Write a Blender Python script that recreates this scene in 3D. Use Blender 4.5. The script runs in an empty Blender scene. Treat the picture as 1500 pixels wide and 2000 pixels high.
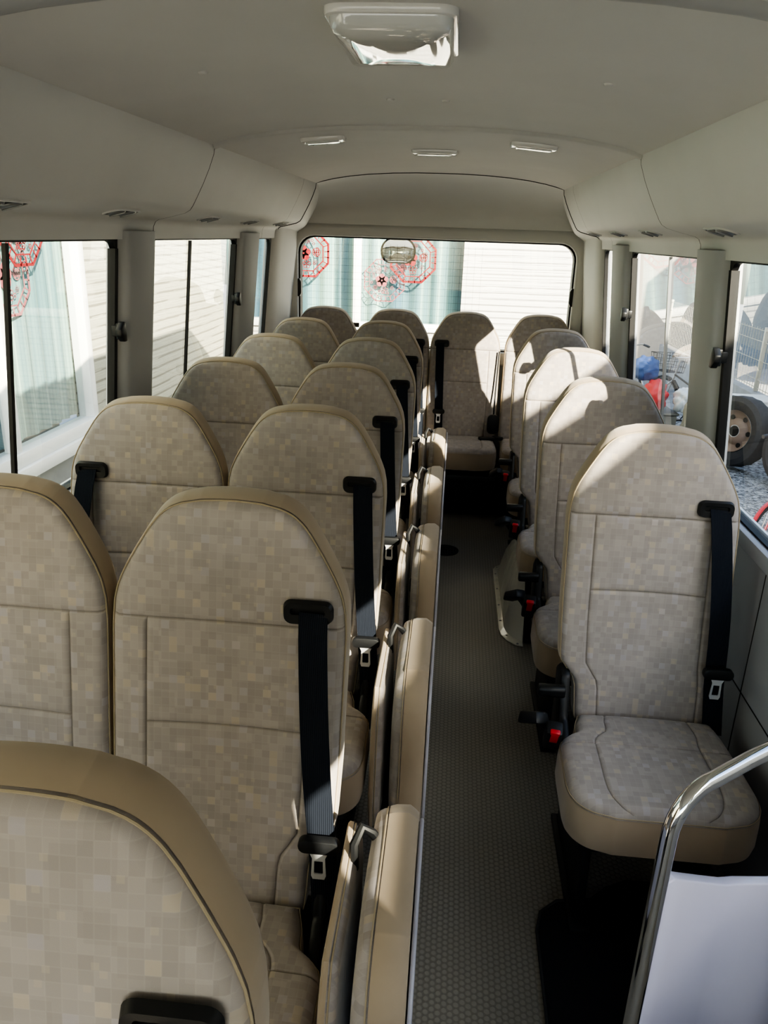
import bpy, bmesh, math, random
from mathutils import Vector, Matrix
random.seed(7)
scn = bpy.context.scene
COL = scn.collection
PI = math.pi
XC = -0.13                      # centre line of the bus (x); y runs from the cab to the back, z = 0 on the bus floor

# ------------------------------------------------------------------ materials
MATS = {}
def nmat(name, base=(0.5, 0.5, 0.5), rough=0.6, metal=0.0, spec=0.5, coat=0.0, sheen=0.0):
    m = bpy.data.materials.new(name); m.use_nodes = True
    nt = m.node_tree; b = nt.nodes['Principled BSDF']
    b.inputs['Base Color'].default_value = (*base, 1)
    b.inputs['Roughness'].default_value = rough
    b.inputs['Metallic'].default_value = metal
    b.inputs['Specular IOR Level'].default_value = spec
    b.inputs['Coat Weight'].default_value = coat
    b.inputs['Sheen Weight'].default_value = sheen
    MATS[name] = m
    return m, nt, b
def N(nt, t, **kw):
    n = nt.nodes.new(t)
    for k, v in kw.items(): setattr(n, k, v)
    return n
def L(nt, a, b): nt.links.new(a, b)
def math_n(nt, op, a, b=None):
    n = N(nt, 'ShaderNodeMath', operation=op)
    for i, v in enumerate((a, b)):
        if v is None: continue
        if isinstance(v, (int, float)): n.inputs[i].default_value = v
        else: L(nt, v, n.inputs[i])
    return n.outputs[0]
def mixc(nt, fac, a, b, mode='MIX'):
    n = N(nt, 'ShaderNodeMix', data_type='RGBA', blend_type=mode)
    if isinstance(fac, (int, float)): n.inputs[0].default_value = fac
    else: L(nt, fac, n.inputs[0])
    for i, v in ((6, a), (7, b)):
        if isinstance(v, tuple): n.inputs[i].default_value = (*v, 1)
        else: L(nt, v, n.inputs[i])
    return n.outputs[2]
def objco(nt): return N(nt, 'ShaderNodeTexCoord').outputs['Object']
def bumpn(nt, b, h, strength=0.2, dist=0.01):
    n = N(nt, 'ShaderNodeBump'); n.inputs['Strength'].default_value = strength; n.inputs['Distance'].default_value = dist
    L(nt, h, n.inputs['Height']); L(nt, n.outputs[0], b.inputs['Normal'])
def noise(nt, co, scale, detail=2):
    n = N(nt, 'ShaderNodeTexNoise'); n.inputs['Scale'].default_value = scale; n.inputs['Detail'].default_value = detail
    L(nt, co, n.inputs['Vector']); return n.outputs[0]
def soft_plastic(name, base, rough=0.55, var=0.06, grain=900, gs=0.08, **kw):
    m, nt, b = nmat(name, base, rough, **kw)
    co = objco(nt)
    f = noise(nt, co, 2.3, 3)
    d = tuple(c * (1 - var * 2) for c in base); u = tuple(min(1, c * (1 + var)) for c in base)
    L(nt, mixc(nt, f, d, u), b.inputs['Base Color'])
    bumpn(nt, b, noise(nt, co, grain, 1), gs, 0.001)
    return m

def fabric(name, axes, base=(0.39, 0.355, 0.335)):
    """woven plush with a mosaic of small squares; axes picks the plane of the weave"""
    m, nt, b = nmat(name, base, 0.9, spec=0.15, sheen=0.35)
    b.inputs['Sheen Roughness'].default_value = 0.4
    co = objco(nt)
    oi = N(nt, 'ShaderNodeObjectInfo')
    sep = N(nt, 'ShaderNodeSeparateXYZ'); L(nt, co, sep.inputs[0])
    cx, cy = sep.outputs[axes[0]], sep.outputs[axes[1]]
    off = math_n(nt, 'MULTIPLY', oi.outputs['Random'], 40.0)
    def cells(size, shift):
        x = math_n(nt, 'ADD', math_n(nt, 'DIVIDE', cx, size), math_n(nt, 'ADD', off, shift))
        y = math_n(nt, 'ADD', math_n(nt, 'DIVIDE', cy, size), shift * 1.7)
        fx, fy = math_n(nt, 'FLOOR', x), math_n(nt, 'FLOOR', y)
        cb = N(nt, 'ShaderNodeCombineXYZ'); L(nt, fx, cb.inputs[0]); L(nt, fy, cb.inputs[1]); cb.inputs[2].default_value = shift
        w = N(nt, 'ShaderNodeTexWhiteNoise', noise_dimensions='3D'); L(nt, cb.outputs[0], w.inputs['Vector'])
        gx, gy = math_n(nt, 'FRACT', x), math_n(nt, 'FRACT', y)
        ex = math_n(nt, 'MINIMUM', gx, math_n(nt, 'SUBTRACT', 1.0, gx)); ey = math_n(nt, 'MINIMUM', gy, math_n(nt, 'SUBTRACT', 1.0, gy))
        return w.outputs['Value'], w.outputs['Color'], math_n(nt, 'MINIMUM', ex, ey)
    v1, c1, e1 = cells(0.0148, 3.0)
    v2, c2, e2 = cells(0.0296, 11.0)
    v3, c3, e3 = cells(0.0074, 23.0)
    dark = tuple(c * 0.91 for c in base); lite = tuple(c * 1.06 for c in base)
    col = mixc(nt, v1, dark, lite)
    col = mixc(nt, math_n(nt, 'MULTIPLY', math_n(nt, 'GREATER_THAN', v2, 0.62), 0.28), col, tuple(c * 0.82 for c in base))
    warm = tuple(c * k for c, k in zip(base, (1.32, 1.25, 1.05))); cool = tuple(c * k for c, k in zip(base, (1.15, 1.18, 1.35)))
    sp = N(nt, 'ShaderNodeSeparateColor'); L(nt, c1, sp.inputs[0])
    col = mixc(nt, math_n(nt, 'MULTIPLY', math_n(nt, 'GREATER_THAN', sp.outputs[1], 0.94), 0.5), col, warm)
    col = mixc(nt, math_n(nt, 'MULTIPLY', math_n(nt, 'GREATER_THAN', sp.outputs[2], 0.94), 0.5), col, cool)
    col = mixc(nt, math_n(nt, 'MULTIPLY', math_n(nt, 'GREATER_THAN', v3, 0.985), 0.3), col, warm)
    line = math_n(nt, 'LESS_THAN', e1, 0.05)
    col = mixc(nt, math_n(nt, 'MULTIPLY', line, 0.16), col, tuple(min(1, c * 1.25) for c in base))
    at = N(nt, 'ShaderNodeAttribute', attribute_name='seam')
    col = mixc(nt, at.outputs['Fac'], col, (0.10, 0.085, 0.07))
    L(nt, col, b.inputs['Base Color'])
    bumpn(nt, b, noise(nt, co, 1500, 1), 0.12, 0.001)
    return m
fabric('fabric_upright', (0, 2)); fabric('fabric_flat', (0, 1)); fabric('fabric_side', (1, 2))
m, nt, b = nmat('plush_tan', (0.48, 0.385, 0.28), 0.9, spec=0.15, sheen=0.4)
f = noise(nt, objco(nt), 9, 3); L(nt, mixc(nt, f, (0.36, 0.287, 0.21), (0.44, 0.357, 0.268)), b.inputs['Base Color'])
nmat('piping', (0.40, 0.335, 0.24), 0.7)
soft_plastic('trim_grey', (0.69, 0.685, 0.665), 0.6)
soft_plastic('head_lining', (0.69, 0.68, 0.66), 0.85, var=0.05)
soft_plastic('trim_pillar', (0.45, 0.455, 0.46), 0.6)
soft_plastic('side_wall', (0.44, 0.46, 0.52), 0.6)
soft_plastic('black_plastic', (0.012, 0.013, 0.015), 0.42, grain=600)
soft_plastic('dark_metal', (0.02, 0.021, 0.024), 0.5, grain=300)
soft_plastic('rubber', (0.012, 0.012, 0.013), 0.55)
soft_plastic('lilac_shell', (0.50, 0.49, 0.56), 0.4)
soft_plastic('white_body', (0.75, 0.76, 0.77), 0.35)
nmat('chrome', (0.80, 0.80, 0.81), 0.06, 1.0)
nmat('bright_steel', (0.85, 0.87, 0.90), 0.38, 0.6); nmat('steel', (0.62, 0.64, 0.68), 0.22, 1.0)
nmat('alu', (0.35, 0.36, 0.37), 0.4, 0.8)
nmat('red_button', (0.62, 0.03, 0.04), 0.35)
nmat('screw', (0.35, 0.35, 0.34), 0.3, 0.9)
m, nt, b = nmat('panel_white', (0.66, 0.63, 0.76), 0.16, coat=0.4)
L(nt, mixc(nt, noise(nt, objco(nt), 3, 2), (0.60, 0.58, 0.72), (0.70, 0.67, 0.78)), b.inputs['Base Color'])
m, nt, b = nmat('cream_paint', (0.80, 0.78, 0.68), 0.22, coat=0.5)
bumpn(nt, b, noise(nt, objco(nt), 9, 2), 0.5, 0.02)
m, nt, b = nmat('lamp_plastic', (0.80, 0.79, 0.77), 0.12, coat=0.6)
m, nt, b = nmat('lamp_lens', (0.72, 0.73, 0.72), 0.05, coat=1.0, spec=1.0)
# webbing of the belts
m, nt, b = nmat('webbing', (0.014, 0.018, 0.028), 0.8, spec=0.2)
sp = N(nt, 'ShaderNodeSeparateXYZ'); L(nt, objco(nt), sp.inputs[0])
wv = math_n(nt, 'SINE', math_n(nt, 'MULTIPLY', sp.outputs[0], 1700.0)); bumpn(nt, b, wv, 0.4, 0.001)
# studded vinyl floor
m, nt, b = nmat('vinyl_floor', (0.07, 0.066, 0.06), 0.42, spec=0.5)
co = objco(nt); sp = N(nt, 'ShaderNodeSeparateXYZ'); L(nt, co, sp.inputs[0])
ws = []
for k in range(3):
    a_ = k * PI / 3; q = 2 * PI / .0140
    ws.append(math_n(nt, 'COSINE', math_n(nt, 'ADD', math_n(nt, 'MULTIPLY', sp.outputs[0], q * math.cos(a_)), math_n(nt, 'MULTIPLY', sp.outputs[1], q * math.sin(a_)))))
hx_ = math_n(nt, 'ADD', math_n(nt, 'ADD', ws[0], ws[1]), ws[2])
rp = N(nt, 'ShaderNodeValToRGB'); rp.color_ramp.elements[0].position = 0.0; rp.color_ramp.elements[1].position = 0.45
L(nt, math_n(nt, 'MULTIPLY', math_n(nt, 'ADD', hx_, 1.2), 0.3), rp.inputs[0])
dirt = noise(nt, co, 5, 3)
c_hi = mixc(nt, dirt, (0.25, 0.233, 0.203), (0.33, 0.31, 0.27))
L(nt, mixc(nt, rp.outputs[0], (0.21, 0.197, 0.175), c_hi), b.inputs['Base Color'])
bumpn(nt, b, rp.outputs[0], 0.3, 0.003)
m, nt, b = nmat('mat_carpet', (0.03, 0.031, 0.036), 0.95, spec=0.1)
bumpn(nt, b, noise(nt, objco(nt), 500, 2), 0.8, 0.004)
# glass: thin sheet, see-through with fresnel reflection
def glassm(name, tint, boost=1.2, f0=.055):
    m = bpy.data.materials.new(name); m.use_nodes = True; nt = m.node_tree
    for n in list(nt.nodes): nt.nodes.remove(n)
    o = N(nt, 'ShaderNodeOutputMaterial'); tr = N(nt, 'ShaderNodeBsdfTransparent'); gl = N(nt, 'ShaderNodeBsdfGlossy')
    tr.inputs[0].default_value = (*tint, 1); gl.inputs['Roughness'].default_value = 0.0
    gl.inputs['Color'].default_value = (0.95, 0.97, 0.96, 1)
    ge = N(nt, 'ShaderNodeNewGeometry'); dt = N(nt, 'ShaderNodeVectorMath', operation='DOT_PRODUCT')
    L(nt, ge.outputs['Incoming'], dt.inputs[0]); L(nt, ge.outputs['Normal'], dt.inputs[1])
    c_ = math_n(nt, 'SUBTRACT', 1.0, math_n(nt, 'ABSOLUTE', dt.outputs['Value']))
    fac = math_n(nt, 'MINIMUM', math_n(nt, 'ADD', math_n(nt, 'MULTIPLY', math_n(nt, 'POWER', c_, 4.5), boost), f0), 1.0)
    mx = N(nt, 'ShaderNodeMixShader'); L(nt, fac, mx.inputs[0]); L(nt, tr.outputs[0], mx.inputs[1]); L(nt, gl.outputs[0], mx.inputs[2])
    L(nt, mx.outputs[0], o.inputs[0]); MATS[name] = m
glassm('window_glass', (0.86, 0.91, 0.89)); glassm('house_glass', (0.92, 0.95, 0.95), .7, .03)
# outdoors
def siding(name, c0, c1, h=0.062):
    m, nt, b = nmat(name, c0, 0.75)
    co = objco(nt); sp = N(nt, 'ShaderNodeSeparateXYZ'); L(nt, co, sp.inputs[0])
    wob = noise(nt, co, 1.6, 2)
    z = math_n(nt, 'ADD', sp.outputs[2], math_n(nt, 'MULTIPLY', wob, 0.012))
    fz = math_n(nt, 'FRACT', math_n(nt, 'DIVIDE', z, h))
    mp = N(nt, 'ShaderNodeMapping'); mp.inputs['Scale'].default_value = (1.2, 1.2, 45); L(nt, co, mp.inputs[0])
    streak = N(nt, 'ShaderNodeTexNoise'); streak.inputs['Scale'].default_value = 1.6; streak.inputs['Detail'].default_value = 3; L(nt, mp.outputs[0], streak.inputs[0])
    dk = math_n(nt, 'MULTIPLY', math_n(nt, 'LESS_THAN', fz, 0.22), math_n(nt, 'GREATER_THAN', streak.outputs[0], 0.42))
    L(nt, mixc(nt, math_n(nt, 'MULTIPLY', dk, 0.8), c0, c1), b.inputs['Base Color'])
    hgt = math_n(nt, 'ADD', math_n(nt, 'SMOOTH_MIN', fz, 0.5), math_n(nt, 'MULTIPLY', streak.outputs[0], 0.8))
    bumpn(nt, b, hgt, 0.5, 0.012)
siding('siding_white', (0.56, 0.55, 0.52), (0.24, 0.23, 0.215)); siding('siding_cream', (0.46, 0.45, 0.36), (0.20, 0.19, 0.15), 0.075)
def curtain(name, axis):
    m, nt, b = nmat(name, (0.5, 0.6, 0.55), 0.9)
    co = objco(nt); sp = N(nt, 'ShaderNodeSeparateXYZ'); L(nt, co, sp.inputs[0])
    s = sp.outputs[axis]
    cb = N(nt, 'ShaderNodeCombineXYZ'); L(nt, s, cb.inputs[0])
    mp = N(nt, 'ShaderNodeMapping'); mp.inputs['Scale'].default_value = (1, 1, 1); L(nt, cb.outputs[0], mp.inputs[0])
    n1 = noise(nt, mp.outputs[0], 2.6, 0); n2 = noise(nt, mp.outputs[0], 13, 1)
    r = N(nt, 'ShaderNodeValToRGB'); el = r.color_ramp.elements
    el[0].position = 0.36; el[0].color = (0.06, 0.12, 0.18, 1); el[1].position = 0.50; el[1].color = (0.14, 0.24, 0.24, 1)
    e = el.new(0.58); e.color = (0.38, 0.52, 0.44, 1); e = el.new(0.7); e.color = (0.15, 0.24, 0.26, 1)
    L(nt, math_n(nt, 'ADD', math_n(nt, 'MULTIPLY', n1, 0.72), math_n(nt, 'MULTIPLY', n2, 0.28)), r.inputs[0])
    st = math_n(nt, 'GREATER_THAN', math_n(nt, 'FRACT', math_n(nt, 'MULTIPLY', s, 42.0)), 0.7)
    L(nt, mixc(nt, math_n(nt, 'MULTIPLY', st, 0.35), r.outputs[0], (0.07, 0.13, 0.16)), b.inputs['Base Color'])
curtain('curtain_x', 0); curtain('curtain_y', 1)
m, nt, b = nmat('paper_red', (0.17, 0.0, 0.003), 0.6)
nmat('pink_reflection', (0.34, 0.09, 0.10), 0.6)  # mirrored cutting painted as a pale pink sheet
nmat('white_frame', (0.82, 0.82, 0.80), 0.4)
m, nt, b = nmat('concrete', (0.34, 0.34, 0.33), 0.9)
f = noise(nt, objco(nt), 6, 5); L(nt, mixc(nt, f, (0.24, 0.24, 0.235), (0.42, 0.42, 0.41)), b.inputs['Base Color'])
m, nt, b = nmat('gravel', (0.3, 0.3, 0.3), 0.9)
vo = N(nt, 'ShaderNodeTexVoronoi'); vo.inputs['Scale'].default_value = 34; L(nt, objco(nt), vo.inputs['Vector'])
sc_ = N(nt, 'ShaderNodeSeparateColor'); L(nt, vo.outputs['Color'], sc_.inputs[0])
L(nt, mixc(nt, sc_.outputs[0], (0.10, 0.105, 0.11), (0.62, 0.64, 0.66)), b.inputs['Base Color']); bumpn(nt, b, vo.outputs['Distance'], 1.0, 0.03)
soft_plastic('tyre_rubber', (0.045, 0.045, 0.048), 0.8)
soft_plastic('rust_steel', (0.30, 0.22, 0.17), 0.7, var=0.2)
nmat('fence_wire', (0.45, 0.43, 0.36), 0.5, 0.3)
nmat('bike_black', (0.03, 0.03, 0.035), 0.35); nmat('bike_silver', (0.6, 0.6, 0.62), 0.3, 0.9)
nmat('bike_red', (0.65, 0.04, 0.05), 0.3, coat=0.5); nmat('bag_red', (0.6, 0.05, 0.06), 0.4)
nmat('bag_blue', (0.05, 0.10, 0.28), 0.45); nmat('bag_yellow', (0.75, 0.6, 0.2), 0.5)
nmat('bag_clear', (0.62, 0.68, 0.72), 0.25, coat=0.5); nmat('plastic_green', (0.05, 0.5, 0.15), 0.4)
nmat('tub_white', (0.72, 0.72, 0.70), 0.35); nmat('terracotta', (0.5, 0.22, 0.14), 0.7)
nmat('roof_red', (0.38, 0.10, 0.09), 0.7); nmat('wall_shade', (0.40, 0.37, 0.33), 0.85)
nmat('tarp_grey', (0.20, 0.20, 0.17), 0.6)
nmat('mirror', (0.85, 0.88, 0.86), 0.02, 1.0)
M = MATS

# ------------------------------------------------------------------ object helpers
def setp(o, label=None, cat=None, group=None, kind=None):
    for k, v in (('label', label), ('category', cat), ('group', group), ('kind', kind)):
        if v: o[k] = v
    return o
def link(name, me, parent=None):
    o = bpy.data.objects.new(name, me); COL.objects.link(o)
    if parent: o.parent = parent
    return o
def empty(name, loc, label=None, cat=None, group=None, rot=(0, 0, 0)):
    o = bpy.data.objects.new(name, None); o.empty_display_size = 0.1; COL.objects.link(o)
    o.location = loc; o.rotation_euler = rot
    return setp(o, label, cat, group)
def copy_tree(o, parent=None):
    c = o.copy(); COL.objects.link(c)
    if parent: c.parent = parent
    for ch in o.children: copy_tree(ch, c)
    return c
class MB:
    """collects vertices and faces of ONE part"""
    def __init__(s): s.v = []; s.f = []; s.m = []; s.seam = {}
    def add(s, vs, fs, mi=0):
        b = len(s.v); s.v += [tuple(p) for p in vs]
        for f in fs: s.f.append(tuple(b + i for i in f)); s.m.append(mi)
        return b
    def box(s, c, d, rot=None, mi=0, taper=1.0):
        hx, hy, hz = d[0] / 2, d[1] / 2, d[2] / 2
        vs = [Vector((x * hx * (taper if z > 0 else 1), y * hy * (taper if z > 0 else 1), z * hz)) for z in (-1, 1) for y in (-1, 1) for x in (-1, 1)]
        if rot is not None: vs = [rot @ p for p in vs]
        vs = [p + Vector(c) for p in vs]
        s.add(vs, [(0, 2, 3, 1), (4, 5, 7, 6), (0, 1, 5, 4), (1, 3, 7, 5), (3, 2, 6, 7), (2, 0, 4, 6)], mi); return s
    def tube(s, pts, r, n=10, mi=0, caps=True, flat=None):
        pts = [Vector(p) for p in pts]; rings = []; up = Vector((0, 0, 1)); prev = None
        for i, p in enumerate(pts):
            t = (pts[min(i + 1, len(pts) - 1)] - pts[max(i - 1, 0)])
            if t.length < 1e-9: t = Vector((0, 0, 1))
            t.normalize()
            if prev is None:
                a = t.cross(up)
                if a.length < 0.1: a = t.cross(Vector((1, 0, 0)))
            else: a = prev - t * prev.dot(t)
            a.normalize(); bb = t.cross(a); prev = a
            rr = r[i] if isinstance(r, (list, tuple)) else r
            rings.append([p + (a * math.cos(2 * PI * k / n) + bb * math.sin(2 * PI * k / n)) * rr for k in range(n)])
        base = s.add([q for g in rings for q in g], [], mi)
        for i in range(len(rings) - 1):
            for k in range(n):
                s.f.append((base + i * n + k, base + i * n + (k + 1) % n, base + (i + 1) * n + (k + 1) % n, base + (i + 1) * n + k)); s.m.append(mi)
        if caps:
            s.f.append(tuple(base + k for k in range(n))[::-1]); s.m.append(mi)
            e = base + (len(rings) - 1) * n; s.f.append(tuple(e + k for k in range(n))); s.m.append(mi)
        return s
    def ribbon(s, pts, w, th, wdir=(1, 0, 0), mi=0):
        """flat strap along pts, w wide along wdir"""
        pts = [Vector(p) for p in pts]; wd = Vector(wdir).normalized(); base = len(s.v)
        for i, p in enumerate(pts):
            t = (pts[min(i + 1, len(pts) - 1)] - pts[max(i - 1, 0)]).normalized()
            nn = t.cross(wd).normalized(); ww = wd
            for a, c in ((-1, -1), (1, -1), (1, 1), (-1, 1)):
                s.v.append(tuple(p + ww * (a * w / 2) + nn * (c * th / 2)))
        for i in range(len(pts) - 1):
            for k in range(4):
                s.f.append((base + 4 * i + k, base + 4 * i + (k + 1) % 4, base + 4 * (i + 1) + (k + 1) % 4, base + 4 * (i + 1) + k)); s.m.append(mi)
        s.f.append((base + 3, base + 2, base + 1, base)); s.m.append(mi)
        e = base + 4 * (len(pts) - 1); s.f.append((e, e + 1, e + 2, e + 3)); s.m.append(mi)
        return s
    def prism(s, outline, h0, h1, plane='xy', mi=0, off=(0, 0, 0), top=1.0, rot=None):
        """outline (a,b) extruded from h0 to h1 along the third axis"""
        n = len(outline); cx = sum(p[0] for p in outline) / n; cy = sum(p[1] for p in outline) / n
        vs = []
        for h, k in ((h0, 1.0), (h1, top)):
            for a, b_ in outline:
                a2, b2 = cx + (a - cx) * k, cy + (b_ - cy) * k
                p = {'xy': (a2, b2, h), 'xz': (a2, h, b2), 'yz': (h, a2, b2)}[plane]
                p = Vector(p)
                if rot is not None: p = rot @ p
                vs.append(p + Vector(off))
        fs = [tuple(range(n))[::-1], tuple(range(n, 2 * n))] + [(i, (i + 1) % n, n + (i + 1) % n, n + i) for i in range(n)]
        s.add(vs, fs, mi); return s
    def build(s, name, mats, parent=None, smooth=35, bevel=0, seg=2):
        me = bpy.data.meshes.new(name); me.from_pydata(s.v, [], s.f)
        if not isinstance(mats, (list, tuple)): mats = [mats]
        for mt in mats: me.materials.append(M[mt] if isinstance(mt, str) else mt)
        for p, i in zip(me.polygons, s.m): p.material_index = i
        bm = bmesh.new(); bm.from_mesh(me)
        bmesh.ops.recalc_face_normals(bm, faces=bm.faces)
        if bevel:
            ed = [e for e in bm.edges if len(e.link_faces) == 2 and e.calc_face_angle(0) > math.radians(25)]
            bmesh.ops.bevel(bm, geom=ed, offset=bevel, segments=seg, affect='EDGES', profile=0.5, clamp_overlap=True)
        bm.to_mesh(me); bm.free()
        if s.seam:
            at = me.attributes.new('seam', 'FLOAT', 'POINT')
            for i, v in s.seam.items():
                if i < len(at.data): at.data[i].value = v
        if smooth:
            me.polygons.foreach_set('use_smooth', [True] * len(me.polygons))
            me.set_sharp_from_angle(angle=math.radians(smooth))
        me.update()
        return link(name, me, parent)
def rrect(w, h, r, n=5, cx=0, cy=0):
    o = []
    for (sx, sy, a0) in ((1, 1, 0), (-1, 1, 90), (-1, -1, 180), (1, -1, 270)):
        for k in range(n + 1):
            a = math.radians(a0 + 90 * k / n)
            o.append((cx + sx * (w / 2 - r) + r * math.cos(a), cy + sy * (h / 2 - r) + r * math.sin(a)))
    return o
def circle(r, n=24, cx=0, cy=0): return [(cx + r * math.cos(2 * PI * k / n), cy + r * math.sin(2 * PI * k / n)) for k in range(n)]
def interp(tab, t):
    if t <= tab[0][0]: return tab[0][1]
    for (a, x), (b_, y) in zip(tab, tab[1:]):
        if t <= b_:
            k = (t - a) / (b_ - a) if b_ > a else 0
            return x + (y - x) * k
    return tab[-1][1]
def smooth_tab(tab, t, w):
    return sum(interp(tab, t + w * k / 3) for k in range(-3, 4)) / 7

# ------------------------------------------------------------------ upholstered pad
def pad(tr, left, right, t0, t1, depth, r=0.025, dome=0.012, hseams=(), vseams=(), vtop=None, crown=0.0, bulge=0.004,
        sw=0.03, mats=('fabric_upright', 'plush_tan'), nu=22, nv=34, hollow=0.0, back_inset=0.012, cw=None):
    """tr(s, t, d) -> point; s across, t along, d away from the sitter. left/right: tables (t, s)."""
    us = {0.0, 0.012, 0.03, 0.055, 0.085, 0.12, 0.5}; us |= {1 - u for u in us}; us |= {k / nu for k in range(3, nu - 2)}
    for q in vseams: us = {u for u in us if abs(u - q) > 0.014}; us |= {q - 0.013, q - 0.006, q, q + 0.006, q + 0.013}
    vs = {0.0, 0.008, 0.02, 0.04, 0.065}; vs |= {1 - v for v in vs}; vs |= {k / nv for k in range(3, nv - 2)}
    for k in range(1, 24): vs.add(1 - 0.30 * (k / 24) ** 1.7)
    for q in hseams: vs = {v for v in vs if abs(v - q) > 0.008}; vs |= {q - 0.008, q - 0.0035, q, q + 0.0035, q + 0.008}
    us = sorted(us); vs = sorted(vs); W = t1 - t0
    mb = MB(); grid = []
    for j, v in enumerate(vs):
        row = []
        t = t0 + W * v
        a = smooth_tab(left, t, sw) if 0.02 < v < .999 else smooth_tab(left, t, sw); b_ = smooth_tab(right, t, sw)
        for i, u in enumerate(us):
            s_ = a + (b_ - a) * u
            tt = t + (crown * (1 - (2 * u - 1) ** 2) * v)
            e = min(u * (b_ - a), (1 - u) * (b_ - a), (1 - v) * W, v * W)
            d = 0.0
            if e < r: q = r - e; d += r - math.sqrt(max(r * r - q * q, 0))
            d += dome * (abs(2 * u - 1) ** 2.2) * 0.5 + dome * (abs(2 * v - 1) ** 3) * 0.5
            d += hollow * math.sin(PI * min(1, max(0, (u - .15) / .7))) * math.sin(PI * min(1, v * 1.15)) ** 2 if u > .15 and u < .85 else 0
            g = 0.0
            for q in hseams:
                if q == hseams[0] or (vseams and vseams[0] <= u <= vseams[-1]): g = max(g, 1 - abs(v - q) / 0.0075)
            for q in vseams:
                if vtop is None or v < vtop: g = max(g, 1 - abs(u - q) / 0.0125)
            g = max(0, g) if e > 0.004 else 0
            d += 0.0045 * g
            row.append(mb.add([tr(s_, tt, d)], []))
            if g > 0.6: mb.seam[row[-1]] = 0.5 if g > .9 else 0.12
        grid.append(row)
    for j in range(len(vs) - 1):
        for i in range(len(us) - 1):
            mb.f.append((grid[j][i], grid[j][i + 1], grid[j + 1][i + 1], grid[j + 1][i])); mb.m.append(0)
    # boundary loop
    loop = [(0, i) for i in range(len(us))] + [(j, len(us) - 1) for j in range(1, len(vs))] + \
           [(len(vs) - 1, i) for i in range(len(us) - 2, -1, -1)] + [(j, 0) for j in range(len(vs) - 2, 0, -1)]
    P2 = []
    for j, i in loop:
        v, u = vs[j], us[i]; t = t0 + W * v
        a = smooth_tab(left, t, sw); b_ = smooth_tab(right, t, sw)
        P2.append((a + (b_ - a) * u, t + crown * (1 - (2 * u - 1) ** 2) * v))
    cs = sum(p[0] for p in P2) / len(P2); ct = (t0 + t1) / 2
    n = len(P2); rings = [[grid[j][i] for j, i in loop]]
    hs = max(abs(p[0] - cs) for p in P2); ht = W / 2
    for off, dd in ((bulge * .3, r + 0.004), (bulge * .8, r + depth * .25), (bulge, r + depth * .7), (0, r + depth * .9), (-back_inset, r + depth)):
        rg = []
        for s_, t in P2:
            rg.append(mb.add([tr(cs + (s_ - cs) * (1 + off / hs), ct + (t - ct) * (1 + off / ht), dd)], []))
        rings.append(rg)
    for A, B in zip(rings, rings[1:]):
        for k in range(n):
            mb.f.append((A[k], A[(k + 1) % n], B[(k + 1) % n], B[k])); mb.m.append(1)
    mb.f.append(tuple(rings[-1])); mb.m.append(1)
    edge = [tr(s_, t, r) for s_, t in P2]
    return mb, edge

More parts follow.
